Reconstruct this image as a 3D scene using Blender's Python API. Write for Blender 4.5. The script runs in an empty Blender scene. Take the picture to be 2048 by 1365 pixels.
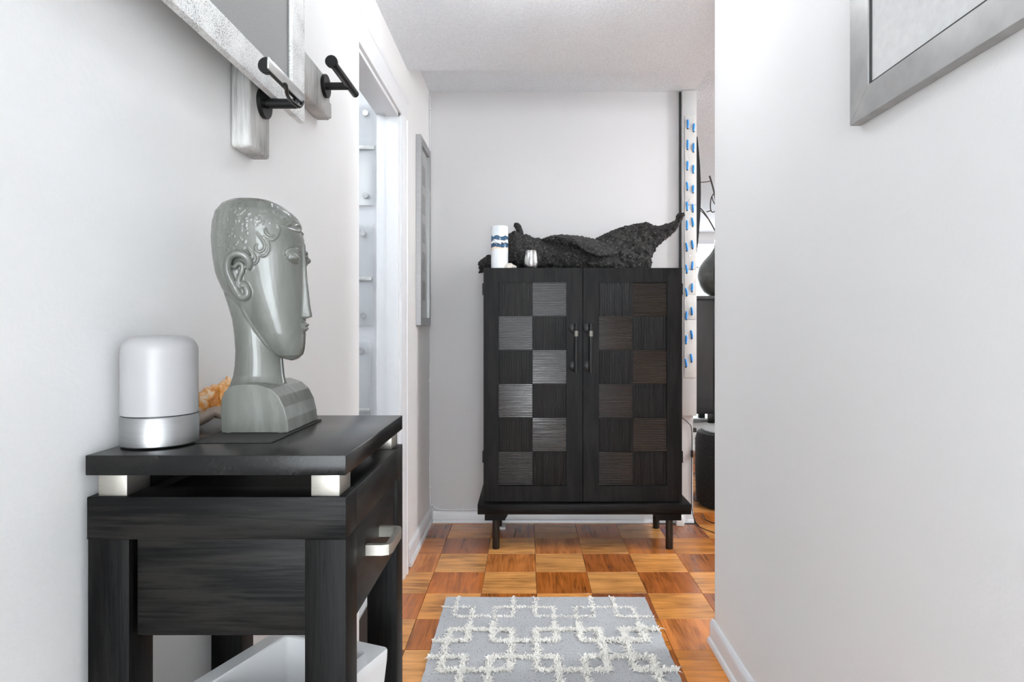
import bpy, bmesh, math, random
from mathutils import Vector, Matrix, noise

R = random.Random(7)
PI = math.pi
scene = bpy.context.scene
COL = scene.collection

# ------------------------------------------------------------------ camera
F, VX, VY, CH = 1265.0, 1053.0, 655.0, 1.10      # focal (px of a 2048 frame), vanishing point, eye height
cam_d = bpy.data.cameras.new('camera')
cam = bpy.data.objects.new('camera', cam_d); COL.objects.link(cam)
cam.location = (0, 0, CH); cam.rotation_euler = (PI/2, 0, 0)
cam_d.sensor_width = 36.0; cam_d.sensor_fit = 'HORIZONTAL'
cam_d.lens = F/2048*36
cam_d.shift_x = -(VX-1024)/2048
cam_d.shift_y = -(682.5-VY)/2048
cam_d.clip_start = 0.02
scene.camera = cam

# ------------------------------------------------------------------ world, exposure
w = bpy.data.worlds.new('overcast_sky'); scene.world = w; w.use_nodes = True
w.node_tree.nodes['Background'].inputs[0].default_value = (0.89, 0.95, 1.0, 1)
w.node_tree.nodes['Background'].inputs[1].default_value = 6.9
scene.view_settings.view_transform = 'Standard'
scene.view_settings.look = 'None'
scene.view_settings.gamma = 1.0
scene.view_settings.use_curve_mapping = False
scene.view_settings.exposure = 0.85
HALL_LAMP, LIVING_FILL, CLOSET_FILL = 24.0, 98.0, 24.0
scene.cycles.max_bounces = 8; scene.cycles.diffuse_bounces = 5; scene.cycles.glossy_bounces = 3; scene.cycles.transmission_bounces = 6

# ------------------------------------------------------------------ materials
def hexlin(h):
    r = []
    for i in (0, 2, 4):
        c = int(h[i:i+2], 16)/255
        r.append(c/12.92 if c <= 0.04045 else ((c+0.055)/1.055)**2.4)
    return (*r, 1)

def newmat(name):
    m = bpy.data.materials.new(name); m.use_nodes = True
    nt = m.node_tree
    return m, nt, nt.nodes['Principled BSDF']

def N(nt, t, **kw):
    n = nt.nodes.new(t)
    for k, v in kw.items():
        setattr(n, k, v)
    return n

def mapping(nt, scale, coord='Object'):
    tc = N(nt, 'ShaderNodeTexCoord'); mp = N(nt, 'ShaderNodeMapping')
    nt.links.new(tc.outputs[coord], mp.inputs[0])
    mp.inputs['Scale'].default_value = scale
    return mp

def ramp(nt, src, stops):
    r = N(nt, 'ShaderNodeValToRGB')
    e = r.color_ramp.elements
    while len(e) < len(stops): e.new(0.5)
    for el, (p, c) in zip(e, stops):
        el.position = p; el.color = c
    nt.links.new(src, r.inputs[0])
    return r

def noisetex(nt, mp, scale, detail=3, rough=0.55, dist=0.0):
    n = N(nt, 'ShaderNodeTexNoise')
    n.inputs['Scale'].default_value = scale; n.inputs['Detail'].default_value = detail
    n.inputs['Roughness'].default_value = rough; n.inputs['Distortion'].default_value = dist
    nt.links.new(mp.outputs[0], n.inputs['Vector'])
    return n

def bump(nt, b, src, strength, dist):
    bp = N(nt, 'ShaderNodeBump')
    bp.inputs['Strength'].default_value = strength; bp.inputs['Distance'].default_value = dist
    nt.links.new(src, bp.inputs['Height'])
    nt.links.new(bp.outputs[0], b.inputs['Normal'])

def simple(name, hexc, rough=0.5, metal=0.0, nscale=None, var=0.06, bmp=0.0, bdist=0.002, scale3=(1, 1, 1), coat=0.0):
    m, nt, b = newmat(name)
    c = hexlin(hexc)
    b.inputs['Base Color'].default_value = c
    b.inputs['Roughness'].default_value = rough; b.inputs['Metallic'].default_value = metal
    b.inputs['Coat Weight'].default_value = coat
    if nscale:
        mp = mapping(nt, scale3)
        n = noisetex(nt, mp, nscale)
        lo = tuple(x*(1-var) for x in c[:3]) + (1,); hi = tuple(min(1, x*(1+var)) for x in c[:3]) + (1,)
        r = ramp(nt, n.outputs[0], [(0.3, lo), (0.7, hi)])
        nt.links.new(r.outputs[0], b.inputs['Base Color'])
        if bmp: bump(nt, b, n.outputs[0], bmp, bdist)
    return m

def woodmat(name, dark, light, axis='x', rough=0.4, scale=60, bmp=0.25, spec=0.5):
    """straight-grained stained wood, grain running along the given axis"""
    m, nt, b = newmat(name)
    s = {'x': (0.06, 1, 1), 'y': (1, 0.06, 1), 'z': (1, 1, 0.06)}[axis]
    mp = mapping(nt, s)
    n1 = noisetex(nt, mp, scale, 4, 0.6, 0.4)
    s2 = {'x': (0.16, 1, 1), 'y': (1, 0.16, 1), 'z': (1, 1, 0.16)}[axis]
    mp2 = mapping(nt, s2)
    wv = N(nt, 'ShaderNodeTexNoise'); wv.inputs['Scale'].default_value = 12; wv.inputs['Detail'].default_value = 1
    nt.links.new(mp2.outputs[0], wv.inputs['Vector'])
    mul = N(nt, 'ShaderNodeMath', operation='MULTIPLY'); mul.inputs[1].default_value = 26
    nt.links.new(wv.outputs[0], mul.inputs[0])
    sn = N(nt, 'ShaderNodeMath', operation='SINE'); nt.links.new(mul.outputs[0], sn.inputs[0])
    mx = N(nt, 'ShaderNodeMath', operation='MULTIPLY_ADD'); mx.inputs[1].default_value = 0.12
    nt.links.new(sn.outputs[0], mx.inputs[0]); nt.links.new(n1.outputs[0], mx.inputs[2])
    r = ramp(nt, mx.outputs[0], [(0.38, hexlin(dark)), (0.64, hexlin(light))])
    nt.links.new(r.outputs[0], b.inputs['Base Color'])
    b.inputs['Roughness'].default_value = rough
    b.inputs['Specular IOR Level'].default_value = spec
    bump(nt, b, mx.outputs[0], bmp, 0.002)
    return m

M = {}
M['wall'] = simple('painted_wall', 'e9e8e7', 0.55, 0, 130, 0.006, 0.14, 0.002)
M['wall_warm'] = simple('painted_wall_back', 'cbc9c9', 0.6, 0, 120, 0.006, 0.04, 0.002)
M['ceiling'] = simple('textured_ceiling', 'e8ecf0', 0.9, 0, 150, 0.07, 0.9, 0.005)
M['popcorn'] = simple('popcorn_ceiling', 'dfe4e9', 0.95, 0, 110, 0.12, 1.0, 0.010)
M['trim'] = simple('white_gloss_trim', 'e0e1e3', 0.3, 0, 40, 0.01)
M['black_x'] = woodmat('black_stained_wood_x', '050505', '1e1c1a', 'x', 0.45, 240, 0.2, 0.16)
M['black_y'] = woodmat('black_stained_wood_y', '050505', '1f1d1b', 'y', 0.42, 240, 0.2, 0.2)
M['black_top'] = woodmat('black_stained_table_top', '080808', '191817', 'y', 0.25, 220, 0.04, 0.3)
M['black_z'] = woodmat('black_stained_wood_z', '030303', '121110', 'z', 0.45, 240, 0.2, 0.12)
M['cab_x'] = woodmat('charcoal_wood_x', '0a0909', '1a1817', 'x', 0.45, 140, 0.15, 0.15)
M['cab_z'] = woodmat('charcoal_wood_z', '0a0909', '1a1817', 'z', 0.45, 140, 0.15, 0.15)
M['cab_body'] = woodmat('charcoal_wood_body', '0c0b0b', '181716', 'z', 0.5, 80, 0.15, 0.2)
M['ridge_h'] = woodmat('charcoal_ridge_wood_h', '0d0c0c', '1c1a19', 'x', 0.20, 90, 0.25, 0.65)
M['ridge_v'] = woodmat('charcoal_ridge_wood_v', '0b0a0a', '171615', 'z', 0.36, 90, 0.2, 0.3)
M['black_metal'] = simple('matte_black_metal', '1b1b1b', 0.38, 0.4)
M['black_leg'] = simple('black_turned_leg', '0f0f10', 0.4, 0)
M['black_plastic'] = simple('black_plastic', '161616', 0.45)
M['nickel'] = simple('brushed_nickel', 'b0aca3', 0.42, 1.0, 60, 0.06, 0, 0, (1, 1, 12))
M['steel'] = simple('brushed_steel', 'c2c2c2', 0.24, 1.0, 90, 0.08, 0.03, 0.001, (1, 1, 0.05))
M['alu'] = simple('brushed_aluminium', 'a6a6a6', 0.40, 1.0, 200, 0.05, 0.03, 0.001, (0.05, 0.05, 1))
M['chrome'] = simple('satin_chrome', 'cfcfcf', 0.22, 1.0)
M['silver_bar'] = simple('silver_flat_bar', 'c9c9c7', 0.3, 0.85, 30, 0.12, 0, 0, (1, 0.2, 1))
M['opal'] = simple('opal_white_plastic', 'a3a1a1', 0.32, 0, 20, 0.01)
M['opal'].node_tree.nodes['Principled BSDF'].inputs['Subsurface Weight'].default_value = 0.15
M['opal'].node_tree.nodes['Principled BSDF'].inputs['Subsurface Radius'].default_value = (0.02, 0.02, 0.02)
M['white_gloss'] = simple('white_glazed_planter', 'e6e6e6', 0.12, 0, 30, 0.01, coat=0.4)
M['white_plastic'] = simple('white_plastic', 'e8e8e6', 0.4)
M['rubber'] = simple('white_rubber_pad', 'e5e5e2', 0.6)
M['mat_dark'] = simple('dark_woven_mat', '2c2a29', 0.75, 0, 900, 0.3, 0.5, 0.001)
M['grey_print'] = simple('grey_canvas_print', '9b9a99', 0.7, 0, 240, 0.05, 0.25, 0.002)
M['pewter'] = simple('pewter_frame', 'a2a19f', 0.4, 0.35, 14, 0.14, 0.04, 0.002, (1, 1, 1))
M['linen'] = simple('pale_linen_print', 'dcdbda', 0.8, 0, 60, 0.05, 0.1, 0.001)
M['groove'] = simple('dark_groove', '3a3a3a', 0.7)
M['vase_dark'] = simple('grey_green_vase', '4a4b46', 0.3, 0, 12, 0.3, coat=0.3)
M['twig'] = simple('dark_twig', '3b3733', 0.8, 0, 60, 0.2)
M['far_dark'] = simple('dark_grey_cabinet', '2e2d2d', 0.45, 0, 50, 0.12, 0, 0, (1, 1, 0.1))
M['far_rug'] = simple('pale_grey_rug', 'cfcdca', 0.95, 0, 50, 0.2, 0.5, 0.01)
M['fur'] = simple('black_fur', '1a1b1d', 0.7, 0, 80, 0.4)
M['fur_top'] = simple('pouf_top', '8e8e8d', 0.85, 0, 60, 0.3)
M['blue'] = simple('bright_blue_strap', '2a95ea', 0.45)
M['slot'] = simple('slot_dark', '101418', 0.6)
M['tape'] = simple('blue_tape', '2f8fe0', 0.6)
M['sheet_white'] = simple('white_strip_plastic', 'cbc9c5', 0.4, 0, 30, 0.03)
M['blue_room'] = simple('closet_wall', 'e6e7ea', 0.6)
M['closet_floor'] = simple('closet_floor', 'b9b8b6', 0.5, 0, 30, 0.2, 0, 0, (1, 0.1, 1))

def speckled_frame():
    m, nt, b = newmat('speckled_silver_leaf')
    mp = mapping(nt, (1, 1, 1))
    n1 = noisetex(nt, mp, 520, 2, 0.6)
    n2 = noisetex(nt, mp, 22, 2, 0.5)
    add = N(nt, 'ShaderNodeMath', operation='MULTIPLY_ADD'); add.inputs[1].default_value = 0.45
    nt.links.new(n2.outputs[0], add.inputs[0]); nt.links.new(n1.outputs[0], add.inputs[2])
    r = ramp(nt, add.outputs[0], [(0.50, hexlin('f4f3f1')), (0.80, hexlin('dad9d7')), (0.95, hexlin('55544f'))])
    nt.links.new(r.outputs[0], b.inputs['Base Color'])
    b.inputs['Roughness'].default_value = 0.45
    bump(nt, b, n1.outputs[0], 0.3, 0.001)
    return m
M['speckle'] = speckled_frame()

def driftwood():
    m, nt, b = newmat('weathered_grey_wood')
    mp = mapping(nt, (1, 1, 1))
    mp2 = mapping(nt, (6, 6, 0.5))
    n1 = noisetex(nt, mp2, 30, 4, 0.6, 0.3)
    n2 = noisetex(nt, mp, 9, 2, 0.5)
    mul = N(nt, 'ShaderNodeMath', operation='MULTIPLY_ADD'); mul.inputs[1].default_value = 0.6
    nt.links.new(n1.outputs[0], mul.inputs[0]); nt.links.new(n2.outputs[0], mul.inputs[2])
    r = ramp(nt, mul.outputs[0], [(0.45, hexlin('5c5a58')), (0.7, hexlin('a5a3a0')), (1.0, hexlin('cbc9c6'))])
    nt.links.new(r.outputs[0], b.inputs['Base Color']); b.inputs['Roughness'].default_value = 0.6
    bump(nt, b, n1.outputs[0], 0.5, 0.003)
    return m
M['drift'] = driftwood()

def glaze():
    m, nt, b = newmat('grey_green_celadon_glaze')
    mp = mapping(nt, (1, 1, 0.22)); n = noisetex(nt, mp, 40, 3, 0.55, 0.5)
    r = ramp(nt, n.outputs[0], [(0.3, hexlin('5f605b')), (0.55, hexlin('6b6c66')), (0.8, hexlin('7b7c77'))])
    nt.links.new(r.outputs[0], b.inputs['Base Color'])
    b.inputs['Roughness'].default_value = 0.26
    b.inputs['Coat Weight'].default_value = 0.3; b.inputs['Coat Roughness'].default_value = 0.1
    return m
M['glaze'] = glaze()

def conchmat():
    m, nt, b = newmat('orange_conch')
    mp = mapping(nt, (1, 1, 1)); n = noisetex(nt, mp, 55, 4, 0.6, 1.0)
    r = ramp(nt, n.outputs[0], [(0.33, hexlin('c9741f')), (0.46, hexlin('eda04a')), (0.56, hexlin('f3c795')), (0.68, hexlin('f6eee4'))])
    nt.links.new(r.outputs[0], b.inputs['Base Color']); b.inputs['Roughness'].default_value = 0.35
    return m
M['conch'] = conchmat()
M['conch_lip'] = simple('conch_inner_lip', 'b9a595', 0.3, 0, 40, 0.25)

def parquet():
    """one oak tile: tone from the object's own colour, grain along the tile's local x"""
    m, nt, b = newmat('oak_parquet')
    oi = N(nt, 'ShaderNodeObjectInfo')
    tc = N(nt, 'ShaderNodeTexCoord')
    off = N(nt, 'ShaderNodeVectorMath', operation='SCALE'); off.inputs[0].default_value = (3.1, 5.7, 9.3)
    nt.links.new(oi.outputs['Random'], off.inputs['Scale'])
    add = N(nt, 'ShaderNodeVectorMath', operation='ADD')
    nt.links.new(tc.outputs['Object'], add.inputs[0]); nt.links.new(off.outputs[0], add.inputs[1])
    def mp(s):
        x = N(nt, 'ShaderNodeMapping'); x.inputs['Scale'].default_value = s
        nt.links.new(add.outputs[0], x.inputs[0]); return x
    n1 = noisetex(nt, mp((0.035, 1, 1)), 190, 4, 0.7, 0.3)
    n2 = noisetex(nt, mp((0.13, 1, 1)), 34, 2, 0.5, 0.8)
    n3 = noisetex(nt, mp((1, 1, 1)), 7, 2, 0.5)
    a = N(nt, 'ShaderNodeMath', operation='MULTIPLY_ADD'); a.inputs[1].default_value = 0.8
    nt.links.new(n2.outputs[0], a.inputs[0]); nt.links.new(n1.outputs[0], a.inputs[2])
    a2 = N(nt, 'ShaderNodeMath', operation='MULTIPLY_ADD'); a2.inputs[1].default_value = 0.5
    nt.links.new(n3.outputs[0], a2.inputs[0]); nt.links.new(a.outputs[0], a2.inputs[2])
    # narrow strips within a tile differ a little
    sep = N(nt, 'ShaderNodeSeparateXYZ'); nt.links.new(tc.outputs['Object'], sep.inputs[0])
    k = N(nt, 'ShaderNodeMath', operation='MULTIPLY'); k.inputs[1].default_value = 22; nt.links.new(sep.outputs['Y'], k.inputs[0])
    fl = N(nt, 'ShaderNodeMath', operation='FLOOR'); nt.links.new(k.outputs[0], fl.inputs[0])
    ad = N(nt, 'ShaderNodeMath', operation='MULTIPLY_ADD'); ad.inputs[1].default_value = 37.0
    nt.links.new(oi.outputs['Random'], ad.inputs[0]); nt.links.new(fl.outputs[0], ad.inputs[2])
    wn = N(nt, 'ShaderNodeTexWhiteNoise', noise_dimensions='1D'); nt.links.new(ad.outputs[0], wn.inputs['W'])
    a3 = N(nt, 'ShaderNodeMath', operation='MULTIPLY_ADD'); a3.inputs[1].default_value = 0.16
    nt.links.new(wn.outputs['Value'], a3.inputs[0]); nt.links.new(a2.outputs[0], a3.inputs[2])
    r = ramp(nt, a3.outputs[0], [(0.82, (0.33, 0.28, 0.24, 1)), (1.08, (0.86, 0.84, 0.82, 1)), (1.45, (1.2, 1.2, 1.2, 1))])
    # ramp positions are clamped to 0..1, so scale the sum first
    sc = N(nt, 'ShaderNodeMath', operation='MULTIPLY'); sc.inputs[1].default_value = 0.58
    nt.links.new(a3.outputs[0], sc.inputs[0]); nt.links.new(sc.outputs[0], r.inputs[0])
    e = r.color_ramp.elements
    e[0].position, e[1].position, e[2].position = 0.50, 0.69, 0.86
    mix = N(nt, 'ShaderNodeMix', data_type='RGBA', blend_type='MULTIPLY'); mix.inputs[0].default_value = 1
    nt.links.new(oi.outputs['Color'], mix.inputs[6]); nt.links.new(r.outputs[0], mix.inputs[7])
    nt.links.new(mix.outputs[2], b.inputs['Base Color'])
    b.inputs['Roughness'].default_value = 0.27
    b.inputs['Coat Weight'].default_value = 0.25; b.inputs['Coat Roughness'].default_value = 0.18
    bump(nt, b, n1.outputs[0], 0.08, 0.001)
    return m
M['parquet'] = parquet()
M['subfloor'] = simple('dark_joint', '2a1a0e', 0.8)

def rugmat():
    m, nt, b = newmat('grey_flatweave')
    mp = mapping(nt, (1, 1, 1))
    n1 = noisetex(nt, mp, 600, 2, 0.6); n2 = noisetex(nt, mp, 150, 2, 0.6); n3 = noisetex(nt, mp, 6, 2, 0.5)
    r1 = ramp(nt, n1.outputs[0], [(0.3, hexlin('a2a3a4')), (0.7, hexlin('cbccce'))])
    r2 = ramp(nt, n2.outputs[0], [(0.61, (1, 1, 1, 1)), (0.67, (0.35, 0.35, 0.37, 1))])
    r3 = ramp(nt, n3.outputs[0], [(0.35, (0.9, 0.9, 0.9, 1)), (0.65, (1, 1, 1, 1))])
    mx = N(nt, 'ShaderNodeMix', data_type='RGBA', blend_type='MULTIPLY'); mx.inputs[0].default_value = 1
    nt.links.new(r1.outputs[0], mx.inputs[6]); nt.links.new(r2.outputs[0], mx.inputs[7])
    mx2 = N(nt, 'ShaderNodeMix', data_type='RGBA', blend_type='MULTIPLY'); mx2.inputs[0].default_value = 1
    nt.links.new(mx.outputs[2], mx2.inputs[6]); nt.links.new(r3.outputs[0], mx2.inputs[7])
    nt.links.new(mx2.outputs[2], b.inputs['Base Color'])
    b.inputs['Roughness'].default_value = 0.95
    bump(nt, b, n1.outputs[0], 0.4, 0.002)
    return m
M['rug'] = rugmat()
M['shag'] = simple('cream_shag', 'f3f0e9', 0.9, 0, 40, 0.1)

def barkmat():
    m, nt, b = newmat('black_bark')
    mp = mapping(nt, (1, 1, 1)); n = noisetex(nt, mp, 90, 5, 0.7, 0.6)
    r = ramp(nt, n.outputs[0], [(0.36, hexlin('0a0909')), (0.51, hexlin('211f1e')), (0.62, hexlin('4d4a48')), (0.74, hexlin('9c9894'))])
    nt.links.new(r.outputs[0], b.inputs['Base Color']); b.inputs['Roughness'].default_value = 0.6
    bump(nt, b, n.outputs[0], 1.0, 0.012)
    return m
M['bark'] = barkmat()

def vaseprint():
    m, nt, b = newmat('white_glass_blue_bands')
    tc = N(nt, 'ShaderNodeTexCoord'); sep = N(nt, 'ShaderNodeSeparateXYZ'); nt.links.new(tc.outputs['Object'], sep.inputs[0])
    mp = mapping(nt, (1, 1, 1)); n = noisetex(nt, mp, 30, 4, 0.65, 0.3)
    s = N(nt, 'ShaderNodeMath', operation='MULTIPLY_ADD'); s.inputs[1].default_value = 0.05
    nt.links.new(n.outputs[0], s.inputs[0]); nt.links.new(sep.outputs['Z'], s.inputs[2])
    k = N(nt, 'ShaderNodeMath', operation='MULTIPLY'); k.inputs[1].default_value = 4.0; nt.links.new(s.outputs[0], k.inputs[0])
    W = hexlin('e4e9ec'); B = hexlin('2f5f86'); D = hexlin('2a3b48'); S = hexlin('e3d2c0')
    r = ramp(nt, k.outputs[0], [(0.0, W), (0.46, W), (0.485, S), (0.52, S), (0.525, D), (0.56, B), (0.60, D), (0.61, W), (0.66, W), (0.67, D), (0.70, B), (0.735, D), (0.745, W), (1.0, hexlin('dfe6ea'))])
    nt.links.new(r.outputs[0], b.inputs['Base Color']); b.inputs['Roughness'].default_value = 0.15
    return m
M['vaseprint'] = vaseprint()

def acrylic():
    m, nt, b = newmat('clear_acrylic')
    b.inputs['Base Color'].default_value = (0.86, 0.88, 0.9, 1); b.inputs['Roughness'].default_value = 0.08
    tr = N(nt, 'ShaderNodeBsdfTransparent'); mx = N(nt, 'ShaderNodeMixShader'); mx.inputs[0].default_value = 0.3
    out = nt.nodes['Material Output']
    nt.links.new(tr.outputs[0], mx.inputs[1]); nt.links.new(b.outputs[0], mx.inputs[2]); nt.links.new(mx.outputs[0], out.inputs['Surface'])
    return m
M['acrylic'] = acrylic()

def glassm():
    m, nt, b = newmat('window_glass')
    b.inputs['Base Color'].default_value = (1, 1, 1, 1); b.inputs['Roughness'].default_value = 0.0
    b.inputs['Transmission Weight'].default_value = 1.0; b.inputs['IOR'].default_value = 1.02
    return m
M['glass'] = glassm()

def emit(name, col, strength):
    m, nt, b = newmat(name)
    b.inputs['Base Color'].default_value = (0.9, 0.9, 0.9, 1)
    b.inputs['Emission Color'].default_value = col; b.inputs['Emission Strength'].default_value = strength
    return m

# ------------------------------------------------------------------ mesh helpers
WL = {}                                            # world position of each object's origin

def me_from(name, verts, faces, mat, smooth=None):
    me = bpy.data.meshes.new(name)
    me.from_pydata([tuple(v) for v in verts], [], faces); me.update()
    bm = bmesh.new(); bm.from_mesh(me); bmesh.ops.recalc_face_normals(bm, faces=bm.faces); bm.to_mesh(me); bm.free()
    if mat: me.materials.append(M[mat] if isinstance(mat, str) else mat)
    if smooth is not None:
        me.shade_smooth(); me.set_sharp_from_angle(angle=math.radians(smooth))
    return me

def link(name, me, parent=None, origin=None):
    o = bpy.data.objects.new(name, me)
    COL.objects.link(o)
    if parent is not None:
        o.parent = parent; base = WL[parent]
    else:
        base = Vector(origin) if origin is not None else Vector((0, 0, 0)); o.location = base
    WL[o] = base
    if me is not None and base.length > 0:
        me.transform(Matrix.Translation(-base))
    return o

def thing(name, loc, label, cat, group=None):
    o = link(name, None, None, loc); tag(o, label, cat, group); return o

def tag(o, label, cat, group=None):
    o['label'] = label; o['category'] = cat
    if group: o['group'] = group
    return o

def struct(o):
    o['kind'] = 'structure'; return o

def boxg(x0, x1, y0, y1, z0, z1):
    v = [(x0, y0, z0), (x1, y0, z0), (x1, y1, z0), (x0, y1, z0), (x0, y0, z1), (x1, y0, z1), (x1, y1, z1), (x0, y1, z1)]
    f = [(0, 3, 2, 1), (4, 5, 6, 7), (0, 1, 5, 4), (1, 2, 6, 5), (2, 3, 7, 6), (3, 0, 4, 7)]
    return v, f

def boxmesh(name, b, mat, bevel=0.0, seg=2):
    v, f = boxg(*b)
    me = me_from(name, v, f, mat)
    if bevel:
        bm = bmesh.new(); bm.from_mesh(me)
        bmesh.ops.bevel(bm, geom=bm.edges[:], offset=bevel, segments=seg, profile=0.5, affect='EDGES')
        bm.to_mesh(me); bm.free()
        me.shade_smooth(); me.set_sharp_from_angle(angle=math.radians(40))
    return me

def box(name, b, mat, parent=None, bevel=0.0, origin=None, seg=2):
    return link(name, boxmesh(name, b, mat, bevel, seg), parent, origin)

def join(parts):
    V, Fs = [], []
    for v, f in parts:
        o = len(V); V += [tuple(p) for p in v]; Fs += [tuple(i+o for i in q) for q in f]
    return V, Fs

def frame_at(d):
    d = d.normalized(); a = Vector((0, 0, 1)) if abs(d.z) < 0.9 else Vector((1, 0, 0))
    u = d.cross(a).normalized(); return u, d.cross(u).normalized()

def tubeg(pts, rad, n=10, cap=True):
    pts = [Vector(p) for p in pts]; rad = rad if isinstance(rad, (list, tuple)) else [rad]*len(pts)
    V, Fs = [], []; u = None
    for i, p in enumerate(pts):
        d = (pts[min(i+1, len(pts)-1)]-pts[max(i-1, 0)])
        if d.length < 1e-9: d = Vector((0, 0, 1))
        d.normalize()
        if u is None: u, v = frame_at(d)
        else:
            u = (u-d*u.dot(d))
            if u.length < 1e-6: u, v = frame_at(d)
            u.normalize(); v = d.cross(u)
        for k in range(n):
            a = 2*PI*k/n; V.append(p+(u*math.cos(a)+v*math.sin(a))*rad[i])
    for i in range(len(pts)-1):
        for k in range(n):
            Fs.append((i*n+k, i*n+(k+1) % n, (i+1)*n+(k+1) % n, (i+1)*n+k))
    if cap:
        Fs.append(tuple(range(n))[::-1]); Fs.append(tuple((len(pts)-1)*n+k for k in range(n)))
    return V, Fs

def smooth_pts(pts, sub=6):
    P = [Vector(p) for p in pts]; out = []
    for i in range(len(P)-1):
        p0, p1, p2, p3 = P[max(i-1, 0)], P[i], P[i+1], P[min(i+2, len(P)-1)]
        for k in range(sub):
            t = k/sub
            out.append(0.5*((2*p1)+(p2-p0)*t+(2*p0-5*p1+4*p2-p3)*t*t+(3*p1-p0-3*p2+p3)*t**3))
    out.append(P[-1]); return out

def tube(name, pts, rad, mat, parent=None, n=10, origin=None):
    v, f = tubeg(pts, rad, n); return link(name, me_from(name, v, f, mat, 50), parent, origin)

def latheg(prof, c, axis='z', n=40):
    """prof: (radius, height) pairs; closed with caps when a radius is not 0"""
    V, Fs = [], []
    for r, h in prof:
        for k in range(n):
            a = 2*PI*k/n; x, y = r*math.cos(a), r*math.sin(a)
            p = {'z': (x, y, h), 'x': (h, x, y), 'y': (y, h, x)}[axis]
            V.append(Vector(p)+Vector(c))
    for i in range(len(prof)-1):
        for k in range(n):
            Fs.append((i*n+k, i*n+(k+1) % n, (i+1)*n+(k+1) % n, (i+1)*n+k))
    Fs.append(tuple(range(n))[::-1]); Fs.append(tuple((len(prof)-1)*n+k for k in range(n)))
    return V, Fs

def lathe(name, prof, c, mat, parent=None, axis='z', n=40, origin=None, smooth=40):
    v, f = latheg(prof, c, axis, n); return link(name, me_from(name, v, f, mat, smooth), parent, origin)

def prismg(poly, axis, a0, a1):
    """extrude a 2D polygon along axis; poly in the other two axes (alphabetical order)"""
    def P(p, a): return {'x': (a, p[0], p[1]), 'y': (p[0], a, p[1]), 'z': (p[0], p[1], a)}[axis]
    n = len(poly); V = [P(p, a0) for p in poly]+[P(p, a1) for p in poly]
    Fs = [(i, (i+1) % n, n+(i+1) % n, n+i) for i in range(n)]+[tuple(range(n))[::-1], tuple(range(n, 2*n))]
    return V, Fs

def W(px, py, Y):
    """the world point seen at a pixel of the photograph, at depth Y (used as a ruler while laying out)"""
    return Vector(((px-VX)*Y/F, Y, CH-(py-VY)*Y/F))

# ------------------------------------------------------------------ room shell
XL, XD, XR = -0.52, -0.55, 0.655          # near left wall, door wall, right wall
YN, YB, YR = 1.964, 3.57, 2.20            # end of near wall, back wall, end of right wall
ZS, ZC = 2.29, 2.43                       # soffit, ceiling

def swall(name, parts, mat='wall'):
    v, f = join([boxg(*p) for p in parts]); return struct(link(name, me_from(name, v, f, mat)))

swall('wall_left', [(-0.66, XL, -2.2, YN, 0, ZS)])
swall('wall_left_far', [(-0.635, XD, 2.75, YB+0.12, 0, ZC), (-0.635, XD, YN, 2.75, 2.045, ZS)])
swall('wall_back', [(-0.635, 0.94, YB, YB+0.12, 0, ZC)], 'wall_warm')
swall('wall_right', [(XR, 0.78, -2.2, YR, 0, ZS)])
swall('wall_living_near', [(0.78, 5.2, YR-0.12, YR, 0, ZC)])
swall('wall_living_right', [(5.1, 5.2, YR, 9.0, 0, ZC)])
swall('wall_living_left', [(0.3, 0.42, YB+0.12, 9.0, 0, ZC)])
# living-room window wall with an opening
swall('wall_living_far', [(0.3, 5.2, 8.9, 9.02, 0, 0.55), (0.3, 5.2, 8.9, 9.02, 2.33, ZC), (0.3, 1.1, 8.9, 9.02, 0.55, 2.33), (4.3, 5.2, 8.9, 9.02, 0.55, 2.33)])
swall('wall_closet', [(-2.0, -0.635, 2.95, 3.05, 0, ZC)], 'blue_room')
swall('wall_closet_left', [(-2.1, -2.0, 1.0, 3.05, 0, ZC)], 'blue_room')
swall('wall_closet_near', [(-2.0, -0.66, 0.95, 1.05, 0, ZC)], 'blue_room')
swall('ceiling_closet', [(-2.1, -0.66, 0.95, 3.05, ZC, ZC+0.05)], 'ceiling')
swall('ceiling_hall', [(-0.66, 0.78, -2.2, YR, ZS, ZC), (-0.66, 2.2, YR, 2.93, ZS, ZC)], 'ceiling')
swall('ceiling_far', [(-0.66, 0.94, 2.93, YB+0.12, ZC, ZC+0.05)], 'ceiling')
swall('ceiling_living', [(0.94, 5.2, 2.93, 9.02, ZC, ZC+0.05), (2.2, 5.2, YR-0.12, 2.93, ZC, ZC+0.05), (0.3, 0.94, YB+0.12, 9.02, ZC, ZC+0.05)], 'popcorn')

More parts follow.
